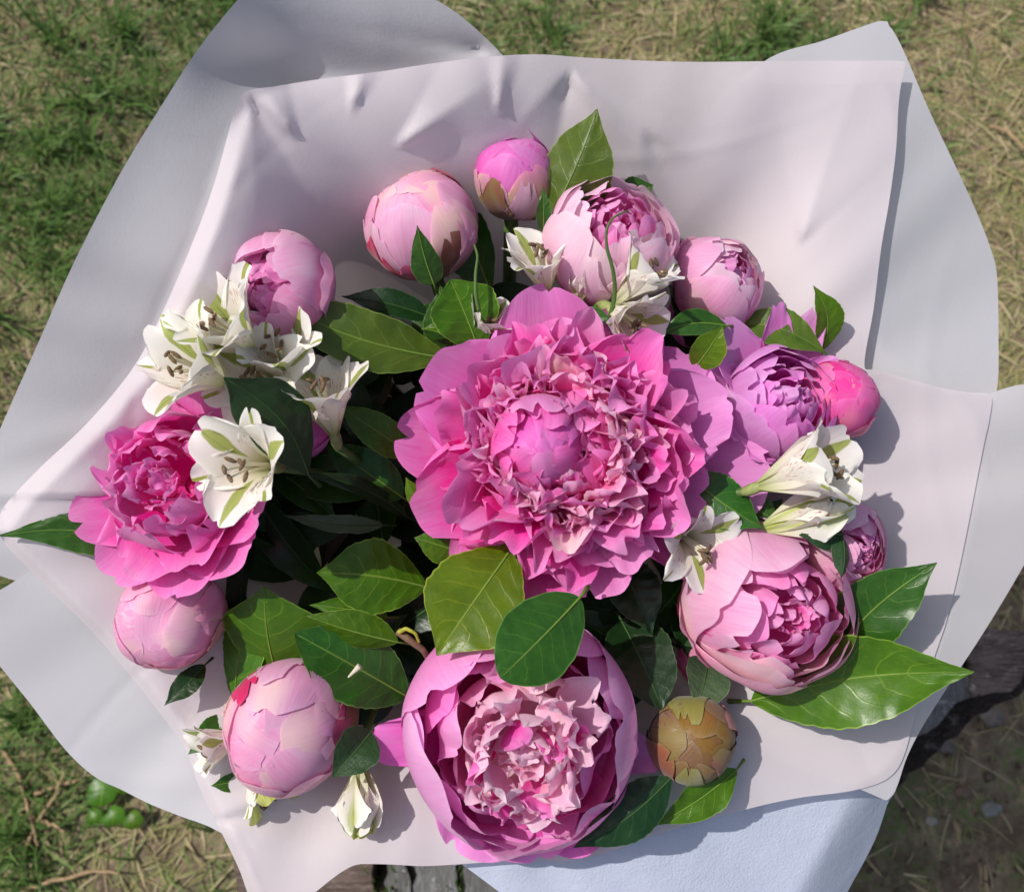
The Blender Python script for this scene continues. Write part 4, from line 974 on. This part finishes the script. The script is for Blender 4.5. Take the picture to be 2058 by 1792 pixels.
LF((330, 1165, .415), (198, 1150, .408), 42, 'leaf_dark', 'small drooping dark leaf above the pale bud at the left', side=.12)
LF((720, 770, .41), (700, 650, .405), 80, 'leaf_strap', 'dark leaf behind the white lily under the olive leaf', serr=0)
LF((640, 720, .405), (580, 610, .398), 62, 'leaf_dark', 'dark narrow leaf right of the striped white lilies', serr=0)
LF((730, 900, .42), (715, 740, .41), 60, 'leaf_dark', 'dark leaf right of the white trumpet lily', serr=0)
LF((850, 1030, .39), (815, 958, .385), 34, 'leaf_lime', 'yellow green leaf tip poking out left of the central peony', fold=-.3)
# shaded leaves deep inside
r = random.Random(77)
for j in range(230):
    a = r.uniform(0, 6.28); q = r.random() ** .75 * 460
    cx, cy = 985 + math.cos(a) * q * 1.15, 1010 + math.sin(a) * q * .95
    if cy < 560: cy += 90
    d0 = float(bowl(np.array(cx), np.array(cy))[0])
    dd = min(max(.43, d0 - r.uniform(.012, .05)), d0 - .008)
    if dd < .428: continue
    a2 = r.uniform(0, 6.28); L = r.uniform(130, 260)
    tx, ty = cx + math.cos(a2) * L, cy + math.sin(a2) * L
    if math.hypot((tx - 985) / 1.2, ty - 1010) > 520 or ty < 600: continue
    d1 = float(bowl(np.array(tx), np.array(ty))[0])
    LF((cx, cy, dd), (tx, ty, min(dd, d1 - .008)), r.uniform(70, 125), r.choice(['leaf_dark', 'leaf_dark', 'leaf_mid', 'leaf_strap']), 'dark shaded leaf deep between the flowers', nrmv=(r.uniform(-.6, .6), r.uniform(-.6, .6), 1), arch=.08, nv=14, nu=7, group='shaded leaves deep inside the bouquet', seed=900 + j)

# ------------------------------------------------------------------ white lilies (alstroemeria)
AG = 'white lilies in the bouquet'
def lily(b, mouth, Lpx, flare, label, seed, green=False, stam=True, wide=1.0, roll=None, closed=False):
    b3, m3 = cam3(*b), cam3(*mouth); n = nrm(m3 - b3); L = Lpx * b[2] / F
    L *= .98; h = Head(b[0], b[1], b[2], 10, n, 'lily', label, 'lily', AG, seed); h.C = b3
    roll = h.rn.uniform(0, 1.0) if roll is None else roll
    f = math.radians(flare)
    for ring in (0, 1):
        for j in range(3):
            a = roll + (j + .5 * ring) * 2.0944 + h.rn.uniform(-.12, .12)
            e = h.az(a); a00 = .16 + (.06 if ring else .02)
            g = nrm(n + e * a00)
            LL = L * (h.rn.uniform(.94, 1.06)) * (1.0 if ring == 0 else .97)
            W = L * (.37 if ring == 0 else .26) * wide
            fl = f * h.rn.uniform(.75, 1.25)
            if closed: cv = .25; 
            else: cv = -fl
            pt = petal(LL, W, cv / LL, (1.0 if not closed else 1.2) * h.rn.uniform(.6, 1.0) / W, h.sd(), tipcurl=-(.5 * h.rn.random()) if not closed else .3, ruffle=.055 * L, notch=.06, nu=17, nv=18, pw=(1.0, .70), basew=.13, tipr=.6 if ring else .42, rufn=2.6, taper=.15)
            put(pt, b3 + e * .0016, g, -e, h.t, ('a_green' if green else 'a_outer') if ring == 0 else 'a_inner')
    if stam and not closed:
        for j in range(6):
            a = j * 1.047 + .3; e = h.az(a); q = L * h.rn.uniform(.62, .82)
            P0 = b3 + e * .001; P2 = b3 + n * q + e * L * h.rn.uniform(.05, .13) + h.e2 * (-.06 * L); P1 = b3 + n * q * .6
            V_, F_ = tube(to_world(bez(P0, P1, P2, 8)), np.linspace(.0007, .00045, 8), 6)
            st = link_mesh('stamen', V_, F_, M['filament'], parent=h.t)
            dd = nrm(h.e1 * h.rn.uniform(-1, 1) + h.e2 * h.rn.uniform(-1, 1) + n * .5); tt = np.linspace(-1, 1, 7)
            V_, F_ = tube(to_world(P2 + tt[:, None] * dd * .0024), .00075 * np.sqrt(np.clip(1.02 - tt ** 2, 0, 1)) + .0001, 7)
            link_mesh('anther', V_, F_, M['anther'], parent=st)
    tt = np.linspace(-1, 1, 8)
    V_, F_ = tube(to_world(b3 - n * .0025 + tt[:, None] * n * .006), 0.0024 * np.sqrt(np.clip(1.03 - tt ** 2, 0, 1)), 9)
    link_mesh('ovary', V_, F_, M['ovary'], parent=h.t)
    s0 = to_world(b3 - n * .007); V_, F_ = tube(bez(s0, to_world(b3 - n * .04) * .7 + APEX * .3, APEX, 12), .0017, 7)
    link_mesh('stem', V_, F_, M['stem'], parent=h.t)
lily((520, 712, .384), (400, 606, .358), 198, 42, 'white lily uppermost of the left cluster below the light pink peony', 31)
lily((470, 775, .382), (318, 702, .356), 200, 46, 'white lily with green striped petal furthest left by the paper edge', 32)
lily((555, 770, .392), (462, 722, .350), 172, 62, 'open white lily with brown stamens in the middle of the left cluster', 33)
lily((588, 768, .392), (535, 640, .362), 180, 34, 'white lily with broad green striped petal right of the left cluster', 34)
lily((672, 872, .388), (628, 715, .365), 185, 36, 'white trumpet lily facing up right of the left cluster', 35)
lily((548, 938, .372), (440, 925, .338), 185, 58, 'open white lily with brown streaks in front of the left peony', 36)
lily((1098, 588, .40), (1080, 480, .386), 140, 44, 'white lily with cream streaks below the topmost bud', 37)
lily((1165, 600, .395), (1168, 520, .385), 88, 5, 'small green striped lily bud in front of the pale peony at top', 38, green=True, closed=True, wide=1.5)
lily((1232, 612, .395), (1320, 525, .380), 165, 22, 'white lily with yellow green stripe leaning right at upper right', 39)
lily((1225, 620, .390), (1310, 665, .370), 135, 38, 'cream white lily just above the central peony on the right', 40)
lily((950, 678, .402), (1005, 610, .388), 108, 36, 'small greenish white lily peeking over the top left of the central peony', 41)
lily((1525, 978, .380), (1680, 925, .362), 205, 22, 'large white lily with lime stripe on the right side', 42)
lily((1535, 1062, .388), (1735, 1000, .378), 190, 3, 'closed greenish lily below the large white lily on the right', 43, green=True, closed=True)
lily((1365, 1075, .392), (1430, 1110, .372), 135, 62, 'white lily in shade between central and large light pink peony', 44)
lily((485, 1478, .408), (415, 1500, .400), 110, 26, 'white lily half hidden left of the round pink bud', 45)
lily((500, 1530, .410), (548, 1620, .402), 118, 26, 'cream lily peeking out below the round pink bud', 46, green=True)
lily((722, 1535, .402), (724, 1660, .395), 140, 8, 'drooping greenish lily at the bottom left of the lower peony', 47, green=True, closed=True, wide=1.3)
lily((1650, 1330, .412), (1745, 1300, .405), 90, 25, 'small greenish lily tucked between the two right leaves', 48, green=True)

# tendrils and odds
def tendril(pts, rr, m, name, label, cat):
    P = np.array([cam3(*p) for p in pts]); k = len(P); tt = np.linspace(0, k - 1, 30)
    Q = np.stack([np.interp(tt, range(k), P[:, i]) for i in range(3)], -1)
    for _ in range(4): Q[1:-1] = (Q[:-2] + 2 * Q[1:-1] + Q[2:]) / 4
    V_, F_ = tube(to_world(Q), np.linspace(*rr, 30), 7)
    o = link_mesh(name, V_, F_, M[m], loc=to_world(P[0])); tag(o, label, cat); return o
tendril([(1225, 640, .385), (1237, 590, .378), (1232, 540, .372), (1218, 500, .368), (1217, 460, .366), (1232, 435, .366), (1262, 424, .37)], (.0010, .0003), 'stem', 'tendril', 'thin curled green leaf strand in front of the pale peony at top', 'tendril')
tendril([(962, 625, .385), (955, 590, .382), (955, 550, .382), (960, 515, .384), (953, 492, .388)], (.0009, .0004), 'stem', 'tendril', 'fine green tendril right of the large pale bud', 'tendril')
tendril([(800, 1268, .395), (822, 1285, .393), (850, 1305, .395), (862, 1325, .40)], (.0018, .0012), 'twig', 'twig', 'brown twig end beside the tip of the lime leaf', 'twig')
tendril([(802, 1270, .392), (815, 1262, .39), (835, 1272, .39), (842, 1290, .392)], (.0010, .0006), 'yellow', 'bud_scale', 'curled yellow bud scale on the twig by the lime leaf', 'bud scale')
tendril([(700, 1360, .385), (712, 1348, .383), (722, 1338, .382)], (.0004, .0013), 'filament', 'dry_petal', 'dry papery petal tip right of the round pink bud', 'petal')
print('objects', len(bpy.data.objects), 'tris', sum(len(o.data.polygons) * 2 for o in bpy.data.objects if o.type == 'MESH'))
